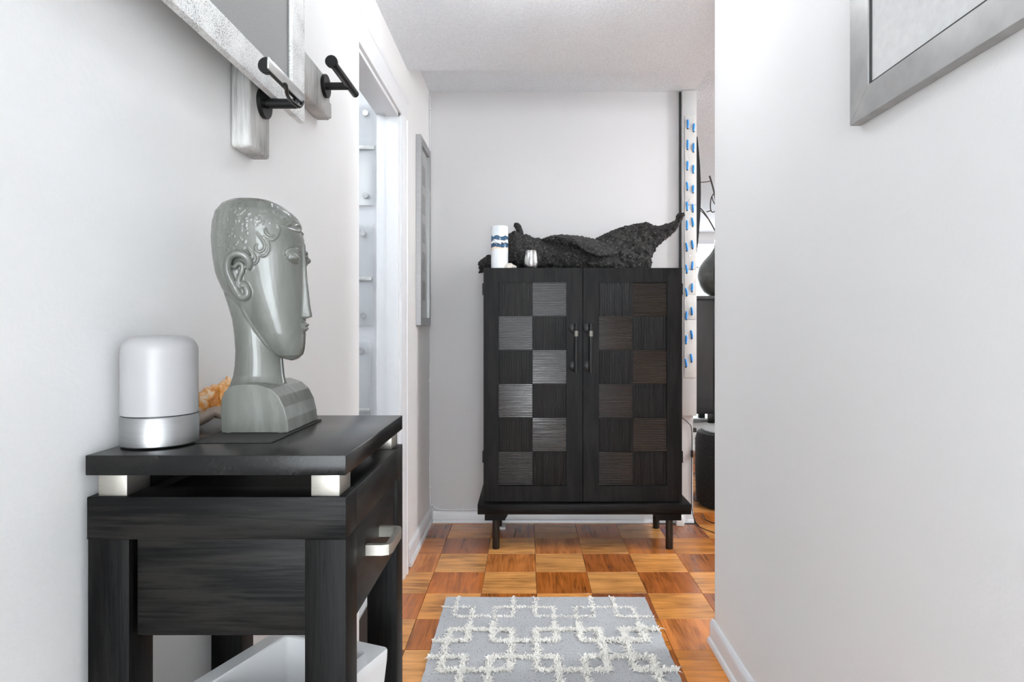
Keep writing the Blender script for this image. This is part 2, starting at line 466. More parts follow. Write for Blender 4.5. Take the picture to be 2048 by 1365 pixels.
# floor: sub-floor with single oak tiles laid on it
floor = swall('floor', [(-0.66, 1.6, -2.2, 4.66, -0.06, -0.004)], 'subfloor')
T, GX, GY = 0.2286, 0.042, 2.613
tones = {'light': ['d8924a', 'dd9c58', 'd28538', 'da944c'], 'dark': ['a85f2a', 'b06628', '9a5a34', 'b06428'], 'mid': ['c87028', 'c2773a']}
special = {(-1, -3): 'mid', (0, 0): 'dark', (0, 1): 'light', (1, 0): 'light', (2, -3): 'mid', (1, -3): 'mid'}
tile_me = {}
for r in range(-9, 9):
    for c in range(-3, 7):
        x0, x1 = GX+c*T, GX+(c+1)*T; y0, y1 = GY+r*T, GY+(r+1)*T
        cx0, cx1 = max(x0, XD+0.001), min(x1, 1.6); cy0, cy1 = y0, y1
        if y1 <= YN: cx0 = max(cx0, XL+0.001)
        if cy1 <= YR+0.02:
            cx1 = min(cx1, XR-0.001)
        elif x1 > XR and cy0 < YR: cy0 = YR if x0 > XR-0.05 else cy0
        if cx0 < 0.94 and cy1 > YB:
            if x1 <= 0.95: cy1 = min(cy1, YB-0.001)
            elif cy0 > YB-0.05: cx0 = max(cx0, 0.945)
        if cx1-cx0 < 0.02 or cy1-cy0 < 0.02: continue
        light = (r+c) % 2 != 0
        full = abs(cx1-cx0-T) < 1e-6 and abs(cy1-cy0-T) < 1e-6
        g = 0.0007
        mx, my = (x0+x1)/2, (y0+y1)/2
        if full:
            if 'full' not in tile_me:
                tile_me['full'] = boxmesh('parquet_tile', (-T/2+g, T/2-g, -T/2+g, T/2-g, -0.004, 0.004), 'parquet', 0.0008, 1)
            me = tile_me['full']
        else:
            bx = (cx0-mx+g, cx1-mx-g, cy0-my+g, cy1-my-g)
            if not light:      # turned a quarter: swap extents
                bx = (bx[2], bx[3], -bx[1], -bx[0])
            me = boxmesh('parquet_tile', (*bx, -0.004, 0.004), 'parquet', 0.0008, 1)
        o = bpy.data.objects.new('parquet_tile', me); COL.objects.link(o); o.parent = floor
        o.location = (mx, my, -0.004+R.uniform(-0.0003, 0.0003))
        o.rotation_euler = (0, 0, 0 if light else PI/2)
        kind = special.get((r, c), 'light' if light else ('mid' if R.random() < 0.3 else 'dark'))
        col = hexlin(R.choice(tones[kind])); j = R.uniform(0.85, 1.12)
        o.color = (col[0]*j, col[1]*j, col[2]*j, 1)
fl2 = swall('floor_living', [(1.6, 5.2, YR, 9.0, -0.06, 0), (0.3, 1.6, 4.67, 9.0, -0.06, 0)], 'parquet')
fl2.color = hexlin('a8672f')
swall('floor_closet', [(-2.1, -0.63, 1.0, 3.05, -0.06, 0.004)], 'closet_floor')

# baseboards (rounded top, shoe moulding)
def base_poly(t=0.014, h=0.085):
    return [(0, 0), (t+0.010, 0), (t+0.010, 0.010), (t+0.006, 0.017), (t, 0.019), (t, h-0.014), (t-0.004, h-0.004), (t-0.009, h), (0, h)]
def baseboard(name, poly, axis, a0, a1):
    v, f = prismg(poly, axis, a0, a1)
    return struct(link(name, me_from(name, v, f, 'trim', 35)))
baseboard('baseboard_left', [(XD+x, z) for x, z in base_poly()], 'y', 2.90, YB)
baseboard('baseboard_back', [(YB-x, z) for x, z in base_poly(0.012, 0.062)], 'x', XD+0.024, 0.94)
baseboard('baseboard_right', [(XR-x, z) for x, z in base_poly(0.014, 0.08)], 'y', -2.0, YR+0.012)
baseboard('baseboard_left_near', [(XL+x, z) for x, z in base_poly()], 'y', -2.0, YN-0.002)

# door opening: jambs and casing
v, f = join([boxg(-0.645, XD+0.002, 2.72, 2.75, 0, 2.045), boxg(-0.60, XD+0.002, 2.705, 2.72, 0, 2.025),
             boxg(-0.645, XD+0.002, YN, 2.75, 2.015, 2.045), boxg(-0.60, XD+0.002, YN, 2.72, 2.003, 2.015)])
struct(link('trim_1', me_from('trim_1', v, f, 'trim')))
cas = [(0, 0), (0.012, 0.0), (0.014, 0.02), (0.018, 0.028), (0.018, 0.075), (0.022, 0.08), (0.022, 0.10), (0, 0.10)]
v1, f1 = prismg([(XD+d, 2.735+s) for d, s in cas], 'z', 0, 2.02)
v2, f2 = prismg([(XD+d, 2.02+s) for d, s in cas], 'y', YN, 2.835)
v, f = join([(v1, f1), (v2, f2)])
struct(link('trim_2', me_from('trim_2', v, f, 'trim', 30)))

swall('floor_sky_block', [(0.3, 5.2, 9.02, 10.6, -0.06, 0.0)], 'closet_floor')  # added unseen slab outside the window, cuts light rising to the ceiling
swall('wall_sky_block', [(0.3, 5.2, 10.5, 10.6, 0.0, 1.0)], 'closet_floor')  # added unseen parapet, keeps low sky light off the living room ceiling
# window of the living room
win = struct(link('window_1', me_from('window_1', *join([boxg(1.1, 4.3, 8.9, 9.0, 0.55, 0.62), boxg(1.1, 4.3, 8.9, 9.0, 2.27, 2.33), boxg(1.1, 1.16, 8.9, 9.0, 0.62, 2.27), boxg(4.24, 4.3, 8.9, 9.0, 0.62, 2.27), boxg(2.67, 2.73, 8.9, 9.0, 0.62, 2.27), boxg(1.16, 4.24, 8.92, 8.96, 1.93, 1.96)]), 'trim')))
for a, b in ((1.16, 2.67), (2.73, 4.24)):
    box('pane', (a, b, 8.955, 8.961, 0.62, 2.27), 'glass', win)

# ------------------------------------------------------------------ hall ceiling lamp and added fill globes (out of the frame)
def globe_lamp(x, y, z, watt, label, r=0.10, drop=0.05):
    t = thing('ceiling_or_fill_lamp', (x, y, z), label, 'lamp')
    lathe('lamp_canopy', [(0.06, -0.018), (0.065, -0.016), (0.065, -0.0005), (0.05, -0.0005)], (x, y, z), 'white_plastic', t, n=24)
    tube('lamp_stem', [(x, y, z-0.010), (x, y, z-drop-0.01)], 0.012, 'nickel', t, 10)
    prof = [(max(0.002, r*math.sin(a)), -drop-r+r*math.cos(a)) for a in [PI*i/12 for i in range(13)]]
    lathe('lamp_globe', prof, (x, y, z), emit('lit_opal_globe', (0.94, 0.975, 1.0, 1), watt), t, n=20)
    return t
globe_lamp(0.06, 1.92, ZS, HALL_LAMP, 'round white globe ceiling lamp above the hallway', 0.075, 0.012)
globe_lamp(2.6, 2.72, ZC, LIVING_FILL, 'large white fill globe added just inside the living room', 0.14)  # added fill light, brightens floor, left wall and soffit through the opening
globe_lamp(-1.2, 2.0, ZC, CLOSET_FILL, 'white fill globe added in the side room')  # added fill light, brightens the room behind the doorway

# ------------------------------------------------------------------ tall cabinet
CF, CX0, CX1, CZ0, CZ1 = 3.14, -0.2135, 0.772, 0.230, 1.395
cab = thing('cabinet', (0.279, 3.31, 0), 'tall black two-door cabinet with checkered ridged door panels', 'cabinet')
box('body', (CX0+0.002, CX1-0.002, CF+0.024, 3.50, CZ0, CZ1), 'cab_body', cab, 0.002)
box('base_slab', (-0.241, 0.811, 3.11, 3.52, 0.178, 0.228), 'cab_x', cab, 0.002)
PX = 0.1687
sq_h, sq_v = None, None
def ridge_square(vert):
    n = 20; V, Fs = [], []; s = PX; g = 0.0012
    parts = [boxg(g, s-g, 0.004, 0.008, g, s-g)]
    for i in range(n):
        a0, a1 = g+(s-2*g)*i/n+0.0005, g+(s-2*g)*(i+1)/n-0.0005; m = (a0+a1)/2
        prof = [(a0, 0.004), (a0+0.0004, 0.0003), (m-0.0003, -0.0013), (m+0.0003, -0.0013), (a1-0.0004, 0.0003), (a1, 0.004)]
        if vert:
            parts.append(prismg([(a, d) for a, d in prof], 'z', g, s-g))
        else:
            parts.append(prismg([(d, a) for a, d in prof], 'x', g, s-g))
    return join(parts)
me_v = me_from('ridged_square', *ridge_square(True), 'ridge_v')
me_h = me_from('ridged_square', *ridge_square(False), 'ridge_h')
def door(x0, x1, px0, hinge_x, hx):
    z0, z1 = CZ0+0.004, CZ1; p1 = px0+2*PX; pz0, pz1 = 0.3115, 0.3115+6*PX
    fr = join([boxg(x0, px0, CF, CF+0.022, z0, z1), boxg(p1, x1, CF, CF+0.022, z0, z1),
               boxg(px0, p1, CF, CF+0.022, z0, pz0), boxg(px0, p1, CF, CF+0.022, pz1, z1)])
    d = link('door', me_from('door', *fr, 'cab_z'), cab)
    box('inset_back', (px0, p1, CF+0.012, CF+0.018, pz0, pz1), 'cab_body', d)
    for r in range(6):
        for c in range(2):
            o = bpy.data.objects.new('ridged_square', me_v if (r+c) % 2 == 0 else me_h); COL.objects.link(o); o.parent = d
            o.location = Vector((px0+c*PX, CF+0.004, pz1-(r+1)*PX))-WL[cab]
    for hz in (1.290, 0.455):
        box('hinge', (hinge_x-0.006, hinge_x+0.006, CF+0.002, CF+0.03, hz-0.029, hz+0.029), 'black_metal', d, 0.0015)
    zt, zb = CH-(648-VY)/403, CH-(745-VY)/403
    h = tube('handle', [(hx, CF-0.040, zt), (hx, CF-0.040, zb)], 0.0095, 'black_metal', d, 16)
    return d, h, hx, zt, zb
hl = door(CX0, 0.2775, -0.139, CX0, (1151-VX)/403)
hr = door(0.2815, CX1, 0.3595, CX1, (1180-VX)/403)
for d, h, hx, zt, zb in (hl, hr):
    for z in (zt-0.022, zb+0.030):
        lathe('handle_rosette', [(0.025, CF), (0.025, CF-0.003), (0.022, CF-0.005)], (hx-0.010, 0, z), 'black_metal', d, 'y', 24)
        tube('handle_post', [(hx, CF-0.004, z), (hx, CF-0.040, z)], 0.006, 'black_metal', d, 10)
    tube('handle_collar', [(hx, CF-0.040, zt-0.035), (hx, CF-0.040, zt-0.062)], 0.0112, simple('gunmetal_collar', '77756f', 0.4, 0.8), d, 16)
# stub blocks and turned legs
for sx, lx in ((-1, -0.1515), (1, 0.710)):
    for ly, nm in ((3.145, 'f'), (3.465, 'b')):
        c = lx
        a, b = (c-0.055, c+0.056) if sx < 0 else (c-0.060, c+0.055)
        y0, y1 = (ly-0.022, ly+0.07) if nm == 'f' else (ly-0.06, ly+0.035)
        if sx < 0: poly = [(a, 0.178), (b+0.006, 0.178), (b-0.012, 0.145), (a, 0.145)]
        else: poly = [(a-0.03, 0.178), (b, 0.178), (b, 0.145), (a+0.004, 0.145)]
        if nm == 'f':
            v, f = prismg(poly, 'y', y0, y1); link('leg_block', me_from('leg_block', v, f, 'black_x'), cab)
        foot = 0.012 if (nm == 'b' and sx < 0) else 0.0
        lathe('leg', [(0.0165, foot), (0.018, foot+0.003), (0.018, 0.145 if nm == 'f' else 0.178)], (lx, ly, 0), 'black_leg', cab, 'z', 24)
tag(box('furniture_shim', (-0.185, -0.115, 3.435, 3.495, 0.0003, 0.012), 'white_plastic', None, 0.001, (-0.15, 3.465, 0)), 'small white shim under the rear left cabinet leg', 'shim')
tag(box('floor_block', (0.828, 0.872, 3.49, 3.54, 0.0003, 0.05), 'white_plastic', None, 0.004, (0.85, 3.515, 0)), 'small white block on floor right of the cabinet legs', 'block')
tag(box('painters_tape', (0.725, 0.80, 3.5445, 3.5455, 0.022, 0.058), 'tape', None, 0, (0.76, 3.545, 0.02)), 'piece of bright blue tape on the baseboard behind the cabinet', 'tape')

# ------------------------------------------------------------------ things on the cabinet
def sheet(top, bot, mid_dy, th, seed, n=46, m=14, rag=0.006, disp=0.008, mul=2):
    """a ragged curved sheet of bark between two space curves, bulging towards -y by mid_dy"""
    n *= mul; m *= mul
    def res(P, n):
        P = smooth_pts(P, 8); L = [0]
        for i in range(1, len(P)): L.append(L[-1]+(P[i]-P[i-1]).length)
        out = []; k = 0
        for i in range(n):
            d = L[-1]*i/(n-1)
            while k < len(P)-2 and L[k+1] < d: k += 1
            t = (d-L[k])/max(1e-9, L[k+1]-L[k]); out.append(P[k].lerp(P[k+1], min(1, t)))
        return out
    A, B = res(top, n), res(bot, n)
    G = []
    for i in range(n):
        row = []
        for j in range(m):
            t = j/(m-1); p = A[i].lerp(B[i], t); p.y -= mid_dy*math.sin(PI*t)
            q = Vector((p.x*38+seed, p.y*38, p.z*38))
            p = p+Vector((0, -1, 0))*disp*(noise.noise(q)+0.6*noise.noise(q*2.7)+0.3*noise.noise(q*7)+0.2*noise.noise(q*14))
            if j in (0, m-1) or i in (0, n-1):
                p = p+Vector((noise.noise(q*3.1+Vector((5, 0, 0))), 0, noise.noise(q*3.3+Vector((0, 9, 0)))))*rag*1.6
            row.append(p)
        G.append(row)
    V = []; Fs = []
    def nrm(i, j):
        a = G[min(i+1, n-1)][j]-G[max(i-1, 0)][j]; b = G[i][min(j+1, m-1)]-G[i][max(j-1, 0)]
        c = a.cross(b); return c.normalized() if c.length > 1e-9 else Vector((0, -1, 0))
    for s in (1, -1):
        for i in range(n):
            for j in range(m): V.append(G[i][j]+nrm(i, j)*th/2*s)
    K = n*m
    for i in range(n-1):
        for j in range(m-1):
            a, b, c, d = i*m+j, (i+1)*m+j, (i+1)*m+j+1, i*m+j+1
            Fs.append((a, b, c, d)); Fs.append((K+a, K+d, K+c, K+b))
    for i in range(n-1):
        for j in (0, m-1): Fs.append((i*m+j, (i+1)*m+j, K+(i+1)*m+j, K+i*m+j))
    for j in range(m-1):
        for i in (0, n-1): Fs.append((i*m+j, i*m+j+1, K+i*m+j+1, K+i*m+j))
    return V, Fs

CT = CZ1
parts = []
# curled roll lying along the cabinet
ns, na = 150, 84
roll = [(1017, 462), (1030, 455), (1045, 462), (1062, 469), (1085, 478), (1110, 485), (1150, 495), (1200, 506), (1235, 520), (1258, 533)]
def rtop(px):
    for (a, ya), (b, yb) in zip(roll, roll[1:]):
        if px <= b: return ya+(yb-ya)*(px-a)/(b-a)
    return roll[-1][1]
Vr, Fr = [], []
for layer in (0, 1):
    for i in range(ns):
        px = 1017+(1258-1017)*i/(ns-1)
        zt = W(px, rtop(px), 3.32).z; r0 = max(0.009, (zt-CT-0.004)/2); X = (px-VX)*3.32/F
        for j in range(na):
            a = -0.45*PI+1.72*PI*j/(na-1)           # open seam at the upper back
            q = Vector((X*30, math.cos(a)*r0*30, math.sin(a)*r0*30))
            rr = r0*(0.88 if i else 0.84)+0.010*noise.noise(q)+0.005*noise.noise(q*3)+0.0030*noise.noise(q*7)+0.0022*noise.noise(q*15)+0.03*max(0, 0.5-i/25)*noise.noise(Vector((a*2, 3, 1)))
            if layer: rr = max(0.003, rr-0.008)
            x = X+(0.018*noise.noise(Vector((a*2.3, 7, i*0.0))) if i < 8 else 0)
            z = max(CT+0.0012, CT+r0*0.95+0.004+rr*math.sin(a))
            Vr.append(Vector((x, 3.31-rr*math.cos(a)*0.95, z)))
K = ns*na
for i in range(ns-1):
    for j in range(na-1):
        a, b, c, d = i*na+j, (i+1)*na+j, (i+1)*na+j+1, i*na+j+1
        Fr.append((a, b, c, d)); Fr.append((K+a, K+d, K+c, K+b))
    for j in (0, na-1): Fr.append((i*na+j, (i+1)*na+j, K+(i+1)*na+j, K+i*na+j))
for j in range(na-1):
    for i in (0, ns-1): Fr.append((i*na+j, i*na+j+1, K+i*na+j+1, K+i*na+j))
parts.append((Vr, Fr))
# knob on the upper left corner
parts.append(tubeg(smooth_pts([W(1044, 470, 3.30), W(1038, 459, 3.29), W(1034, 452, 3.28), W(1028, 450, 3.28)], 4), [0.004+0.014*math.sin(PI*(i+2)/16) for i in range(13)], 9))
# arching flap in the middle
parts.append(sheet([W(1085, 479, 3.34), W(1105, 473, 3.33), W(1130, 471, 3.33), W(1160, 474, 3.33), W(1190, 480, 3.33), W(1218, 491, 3.33), W(1240, 503, 3.33)],
                   [W(1088, 481, 3.28), W(1105, 476, 3.26), W(1125, 478, 3.24), W(1148, 487, 3.23), W(1172, 502, 3.22), W(1195, 511, 3.22), W(1222, 512, 3.24)], 0.02, 0.007, 3.1, 40, 12))
# inner curl closing the hollow behind the flap
parts.append(sheet([W(1078, 481, 3.42), W(1110, 477, 3.42), W(1150, 479, 3.42), W(1190, 486, 3.42), W(1225, 500, 3.42)],
                   [W(1075, 545, 3.40), W(1110, 545, 3.40), W(1150, 545, 3.40), W(1190, 545, 3.40), W(1225, 545, 3.40)], -0.02, 0.008, 5.5, 36, 12))
# big wing on the right
parts.append(sheet([W(1170, 497, 3.36), W(1192, 478, 3.37), W(1222, 463, 3.38), W(1243, 455, 3.38), W(1265, 450, 3.38), W(1290, 446, 3.38), W(1312, 453, 3.37), W(1340, 447, 3.35), W(1352, 441, 3.33), W(1354, 431, 3.32), W(1361, 427, 3.32)],
                   [W(1178, 522, 3.33), W(1205, 531, 3.33), W(1240, 536, 3.33), W(1272, 538, 3.33), W(1300, 538, 3.33), W(1303, 516, 3.33), W(1310, 500, 3.33), W(1322, 486, 3.32), W(1338, 473, 3.32), W(1354, 456, 3.31), W(1366, 432, 3.31)], 0.035, 0.009, 8.4, 60, 18))
# stub poking out at the left end
parts.append(sheet([W(958, 525, 3.36), W(968, 517, 3.36), W(978, 512, 3.35), W(1000, 508, 3.34), W(1022, 490, 3.33)],
                   [W(960, 540, 3.36), W(972, 541, 3.36), W(985, 541, 3.35), W(1000, 541, 3.34), W(1022, 541, 3.33)], 0.03, 0.012, 1.7, 24, 10, 0.006))
parts.append(tubeg([W(968, 540, 3.36), W(963, 543, 3.36), W(957, 546, 3.36)], [0.007, 0.011, 0.004], 7))
v, f = join(parts)
for i, p in enumerate(v):
    p = Vector(p)
    if p.z < CT+0.0012 and p.x > CX0-0.012: p.z = CT+0.0012
    v[i] = tuple(p)
tag(link('bark_sculpture', me_from('bark_sculpture', v, f, 'bark', 70), None, (0.3, 3.33, CT)), 'long curled piece of black bark lying on top of the tall cabinet', 'bark')

vz = thing('candle_vase', (-0.1355, 3.19, CT), 'white glass cylinder vase with blue painted bands on the cabinet', 'vase')
c = (-0.1355, 3.19, CT)
lathe('vase_body', [(0.030, 0.0005), (0.043, 0.001), (0.0435, 0.006), (0.0435, 0.211), (0.042, 0.213), (0.0395, 0.212), (0.0395, 0.02), (0.001, 0.018)], c, 'vaseprint', vz, 'z', 48)
lathe('candle', [(0.036, 0.021), (0.0365, 0.195), (0.033, 0.198), (0.008, 0.194), (0.001, 0.194)], c, 'opal', vz)
tube('wick', [(c[0], c[1], CT+0.19), (c[0]+0.002, c[1], CT+0.205)], 0.0012, 'black_plastic', vz, 6)
cup = lathe('steel_tumbler', [(0.026, 0.0), (0.030, 0.001), (0.036, 0.012), (0.0385, 0.030), (0.0365, 0.055), (0.0315, 0.082), (0.028, 0.091), (0.0268, 0.0915), (0.0262, 0.090), (0.030, 0.075), (0.035, 0.050), (0.0365, 0.030), (0.033, 0.012), (0.001, 0.006)], (0.0235, 3.185, CT), 'steel', None, 'z', 48, (0.0235, 3.185, CT))
tag(cup, 'brushed steel stemless tumbler in front of the bark', 'tumbler')
# small pale shell: ribbed dome with a spire
V, Fs = [], []
for i in range(9):
    a = PI/2*i/8
    for k in range(28):
        b = 2*PI*k/28; rr = math.cos(a)*(1+0.07*math.cos(7*b))
        V.append((-0.094+0.024*rr*math.cos(b)+0.012*math.sin(a), 3.165+0.016*rr*math.sin(b), CT+0.001+0.026*math.sin(a)))
for i in range(8):
    for k in range(28): Fs.append((i*28+k, i*28+(k+1) % 28, (i+1)*28+(k+1) % 28, (i+1)*28+k))
Fs.append(tuple(range(28))[::-1])
tail = tubeg([(-0.08, 3.165, CT+0.011), (-0.062, 3.164, CT+0.008), (-0.05, 3.163, CT+0.0065)], [0.011, 0.009, 0.005], 10)
tag(link('seashell', me_from('seashell', *join([(V, Fs), tail]), simple('pale_shell', 'cfc6bd', 0.45, 0, 90, 0.12), 60), None, (-0.094, 3.165, CT)), 'small pale ribbed seashell at the foot of the banded vase', 'seashell')

# ------------------------------------------------------------------ console table
TX0, TX1, TY0, TY1 = -0.513, -0.2098, 0.735, 1.0705
TZ = 0.951
tab = thing('console_table', ((TX0+TX1)/2, (TY0+TY1)/2, 0), 'black wooden console table with nickel spacer blocks and one drawer', 'table')
box('table_top', (TX0, TX1, TY0, TY1, TZ-0.0235, TZ), 'black_top', tab, 0.0012)
LG = 0.048
fz0, fz1 = 0.853, 0.9025
# frame below the spacers: four rails with a recessed panel
box('rail', (TX0+0.002, TX1, TY0, TY0+LG, fz0, fz1), 'black_x', tab, 0.0008)
box('rail', (TX0+0.002, TX1, TY1-LG, TY1, fz0, fz1), 'black_x', tab, 0.0008)
box('rail', (TX0+0.002, TX0+LG, TY0+LG, TY1-LG, fz0, fz1), 'black_y', tab, 0.0008)
box('rail', (TX1-LG, TX1, TY0+LG, TY1-LG, fz0, fz1), 'black_y', tab, 0.0008)
box('frame_panel', (TX0+LG, TX1-LG, TY0+LG, TY1-LG, fz1-0.02, fz1-0.008), 'black_y', tab)
for x in (-0.4997, -0.2515):
    for y in (TY0+0.003, TY1-0.049):
        box('spacer_block', (x, x+0.0335, y, y+0.046, fz1, TZ-0.0235), 'nickel', tab, 0.001)
for x in (TX0+0.003, TX1-LG):
    for y in (TY0, TY1-LG):
        box('leg', (x, x+LG, y, y+LG, 0.0, fz0), 'black_z', tab, 0.001)
dz0 = 0.7386
box('side_panel', (TX0+LG+0.009, TX1-LG, TY0+0.006, TY0+0.022, dz0, fz0), 'black_x', tab, 0.0008)
box('side_panel', (TX0+LG+0.004, TX1-LG, TY1-0.022, TY1-0.006, dz0, fz0), 'black_x', tab, 0.0008)
box('back_panel', (TX0+0.008, TX0+0.02, TY0+LG, TY1-LG, dz0, fz0), 'black_y', tab, 0.0008)
box('drawer_bottom', (TX0+0.03, TX1-0.02, TY0+0.024, TY1-0.024, dz0+0.004, dz0+0.012), 'black_y', tab)
dr = box('drawer', (TX1-0.02, TX1-0.0035, TY0+LG+0.0015, TY1-LG-0.0015, dz0, fz0-0.001), 'black_y', tab, 0.0008)
hx, hy0, hy1, hz = TX1+0.026, 0.842, 0.918, 0.804
pts = [(TX1-0.004, hy0, hz), (hx-0.008, hy0, hz), (hx-0.002, hy0+0.002, hz), (hx, hy0+0.008, hz), (hx, hy1-0.008, hz), (hx-0.002, hy1-0.002, hz), (hx-0.008, hy1, hz), (TX1-0.004, hy1, hz)]
V, Fs = [], []
for i, p in enumerate(pts):
    p = Vector(p); a = Vector(pts[max(i-1, 0)]); b = Vector(pts[min(i+1, len(pts)-1)]); d = (b-a).normalized(); s = Vector((d.y, -d.x, 0))
    for u, z in ((-0.004, -0.007), (0.004, -0.007), (0.004, 0.007), (-0.004, 0.007)): V.append(p+s*u+Vector((0, 0, z)))
for i in range(len(pts)-1):
    for k in range(4): Fs.append((i*4+k, i*4+(k+1) % 4, (i+1)*4+(k+1) % 4, (i+1)*4+k))
Fs += [(0, 1, 2, 3), tuple(4*(len(pts)-1)+k for k in range(4))]
link('drawer_pull', me_from('drawer_pull', V, Fs, 'nickel', 30), dr)['label'] = 'brushed nickel bar pull'
box('lower_shelf', (TX0+0.01, TX1-0.005, TY0+0.01, TY1-0.01, 0.40, 0.42), 'black_y', tab, 0.001)

# white planter on the lower shelf, turned on its corner
pl_c = Vector((-0.325, 0.872, 0)); ang = math.radians(21.5)
def sqring(h, half, rad=0.006, n=4):
    out = []
    for q in range(4):
        cx, cy = [(1, 1), (-1, 1), (-1, -1), (1, -1)][q]
        for k in range(n):
            a = PI/2*q+PI/2*k/(n-1)
            x = cx*(half-rad)+rad*math.cos(a); y = cy*(half-rad)+rad*math.sin(a)
            out.append(Vector((pl_c.x+x*math.cos(ang)+y*math.sin(ang), pl_c.y-x*math.sin(ang)+y*math.cos(ang), h)))
    return out
rings = [sqring(0.421, 0.058), sqring(0.424, 0.064), sqring(0.47, 0.074), sqring(0.53, 0.085), sqring(0.58, 0.092), sqring(0.615, 0.095), sqring(0.629, 0.0955), sqring(0.631, 0.0945), sqring(0.631, 0.072), sqring(0.629, 0.070), sqring(0.56, 0.068), sqring(0.45, 0.055)]
V = [p for r in rings for p in r]; n = 16; Fs = []
for i in range(len(rings)-1):
    for k in range(n): Fs.append((i*n+k, i*n+(k+1) % n, (i+1)*n+(k+1) % n, (i+1)*n+k))
Fs += [tuple(range(n))[::-1], tuple((len(rings)-1)*n+k for k in range(n))]
tag(link('planter', me_from('planter', V, Fs, 'white_gloss', 35), None, (pl_c.x, pl_c.y, 0.42)), 'square white glazed planter standing turned under the console table', 'planter')

# dome lamp on the table
lc = (-0.468, 0.808, TZ)
lp = thing('table_lamp', lc, 'white dome touch lamp with a brushed metal base on the table', 'lamp')
lathe('lamp_base', [(0.040, 0.0003), (0.0425, 0.001), (0.0445, 0.003), (0.0447, 0.037), (0.0435, 0.0385), (0.04, 0.0385)], lc, 'alu', lp, 'z', 64)
lathe('seam', [(0.041, 0.038), (0.0434, 0.0382), (0.0434, 0.0402), (0.041, 0.0404)], lc, 'black_plastic', lp, 'z', 64)
prof = [(0.041, 0.0398), (0.0438, 0.040), (0.0440, 0.0415), (0.0436, 0.120)]
prof += [(0.0436-0.018+0.018*math.cos(a), 0.120+0.018*math.sin(a)) for a in [PI/2*i/8 for i in range(1, 8)]]+[(0.0256, 0.1382), (0.012, 0.1388), (0.001, 0.139)]
lathe('lamp_shade', prof, lc, 'opal', lp, 'z', 64)
tag(box('table_mat', (-0.432, -0.327, 0.812, 1.010, TZ+0.0003, TZ+0.002), 'mat_dark', None, 0, (-0.38, 0.91, TZ)), 'dark woven mat under the ceramic head', 'mat')

# ------------------------------------------------------------------ ceramic head bust
HY, HS = 0.9385, F/0.9385
rows = [(399, 488, 522, .012), (404, 462, 548, .030), (412, 446, 567, .040), (428, 433, 588, .047), (450, 427, 601, .050), (480, 425, 609, .051),
        (515, 428, 611, .050), (550, 434, 611, .048), (580, 447, 612, .0465), (610, 472, 612, .044), (640, 492, 612, .040), (670, 512, 612, .035),
        (695, 534, 611, .029), (710, 553, 607, .023), (718, 570, 598, .014), (721, 580, 590, .005)]
def hrow(y):
    y = min(max(y, rows[0][0]), rows[-1][0])
    for i in range(len(rows)-1):
        if y <= rows[i+1][0]:
            p0, p1, p2, p3 = rows[max(i-1, 0)], rows[i], rows[i+1], rows[min(i+2, len(rows)-1)]
            t = (y-p1[0])/(p2[0]-p1[0])
            return [p1[k]+(p2[k]-p1[k])*(t*t*(3-2*t) if False else t) for k in (1, 2, 3)]
    return list(rows[-1][1:])
def hsurf(th, y, off=0.0):
    """point on the head: th = angle from the face direction (+x) towards the viewer's side (-y)"""
    L, Rr, b = hrow(y); S = (Rr-L)/2/HS; a = math.sqrt(max(1e-6, S*S-(0.41*b)**2)); cx = ((L+Rr)/2-VX)/HS
    e = 2/2.25
    cth, sth = math.cos(th), math.sin(th)
    u = math.copysign(abs(cth)**e, cth); v_ = math.copysign(abs(sth)**e, sth)
    p = Vector((cx+a*u, HY-b*v_, CH-(y-VY)/HS))
    if off:
        p += Vector((u/a, -v_/b, 0)).normalized()*off
    return p
def hproj(px, py, off=0.0):
    """head-surface point whose sight line passes the given pixel (near side)"""
    best = None
    for it in range(161):
        th = -0.35+it*(PI*0.95+0.35)/160
        y = py
        for _ in range(3):
            p = hsurf(th, y, off); yy = VY-(p.z-CH)*F/p.y; y += py-yy
        x = VX+p.x*F/p.y; d = abs(x-px)
        if best is None or d < best[0]-0.02: best = (d, p)
    return best[1]
hp = []
nth = 56
ys = [399, 400.5, 402, 404, 408, 412, 420, 428]+list(range(438, 700, 10))+[698, 704, 710, 714, 718, 720, 721]
V = [hsurf(2*PI*k/nth, y) for y in ys for k in range(nth)]
Fs = [(i*nth+k, i*nth+(k+1) % nth, (i+1)*nth+(k+1) % nth, (i+1)*nth+k) for i in range(len(ys)-1) for k in range(nth)]
Fs += [tuple(range(nth))[::-1], tuple((len(ys)-1)*nth+k for k in range(nth))]
hp.append((V, Fs))
# neck
nk = [(545, 440, 540, .030), (580, 446, 545, .032), (610, 456, 552, .033), (640, 465, 558, .033), (670, 469, 562, .033), (700, 471, 565, .033), (730, 470, 568, .034), (750, 467, 570, .036), (765, 462, 574, .041), (780, 454, 580, .050), (800, 448, 585, .056), (840, 448, 585, .056)]
V = []; nn = 40
for y, L, Rr, b in nk:
    S = (Rr-L)/2/HS; a = math.sqrt(S*S-(0.41*b)**2); cx = ((L+Rr)/2-VX)/HS
    V += [Vector((cx+a*math.cos(2*PI*k/nn), HY-b*math.sin(2*PI*k/nn), CH-(y-VY)/HS)) for k in range(nn)]
Fs = [(i*nn+k, i*nn+(k+1) % nn, (i+1)*nn+(k+1) % nn, (i+1)*nn+k) for i in range(len(nk)-1) for k in range(nn)]
Fs += [tuple(range(nn))[::-1], tuple((len(nk)-1)*nn+k for k in range(nn))]
hp.append((V, Fs))
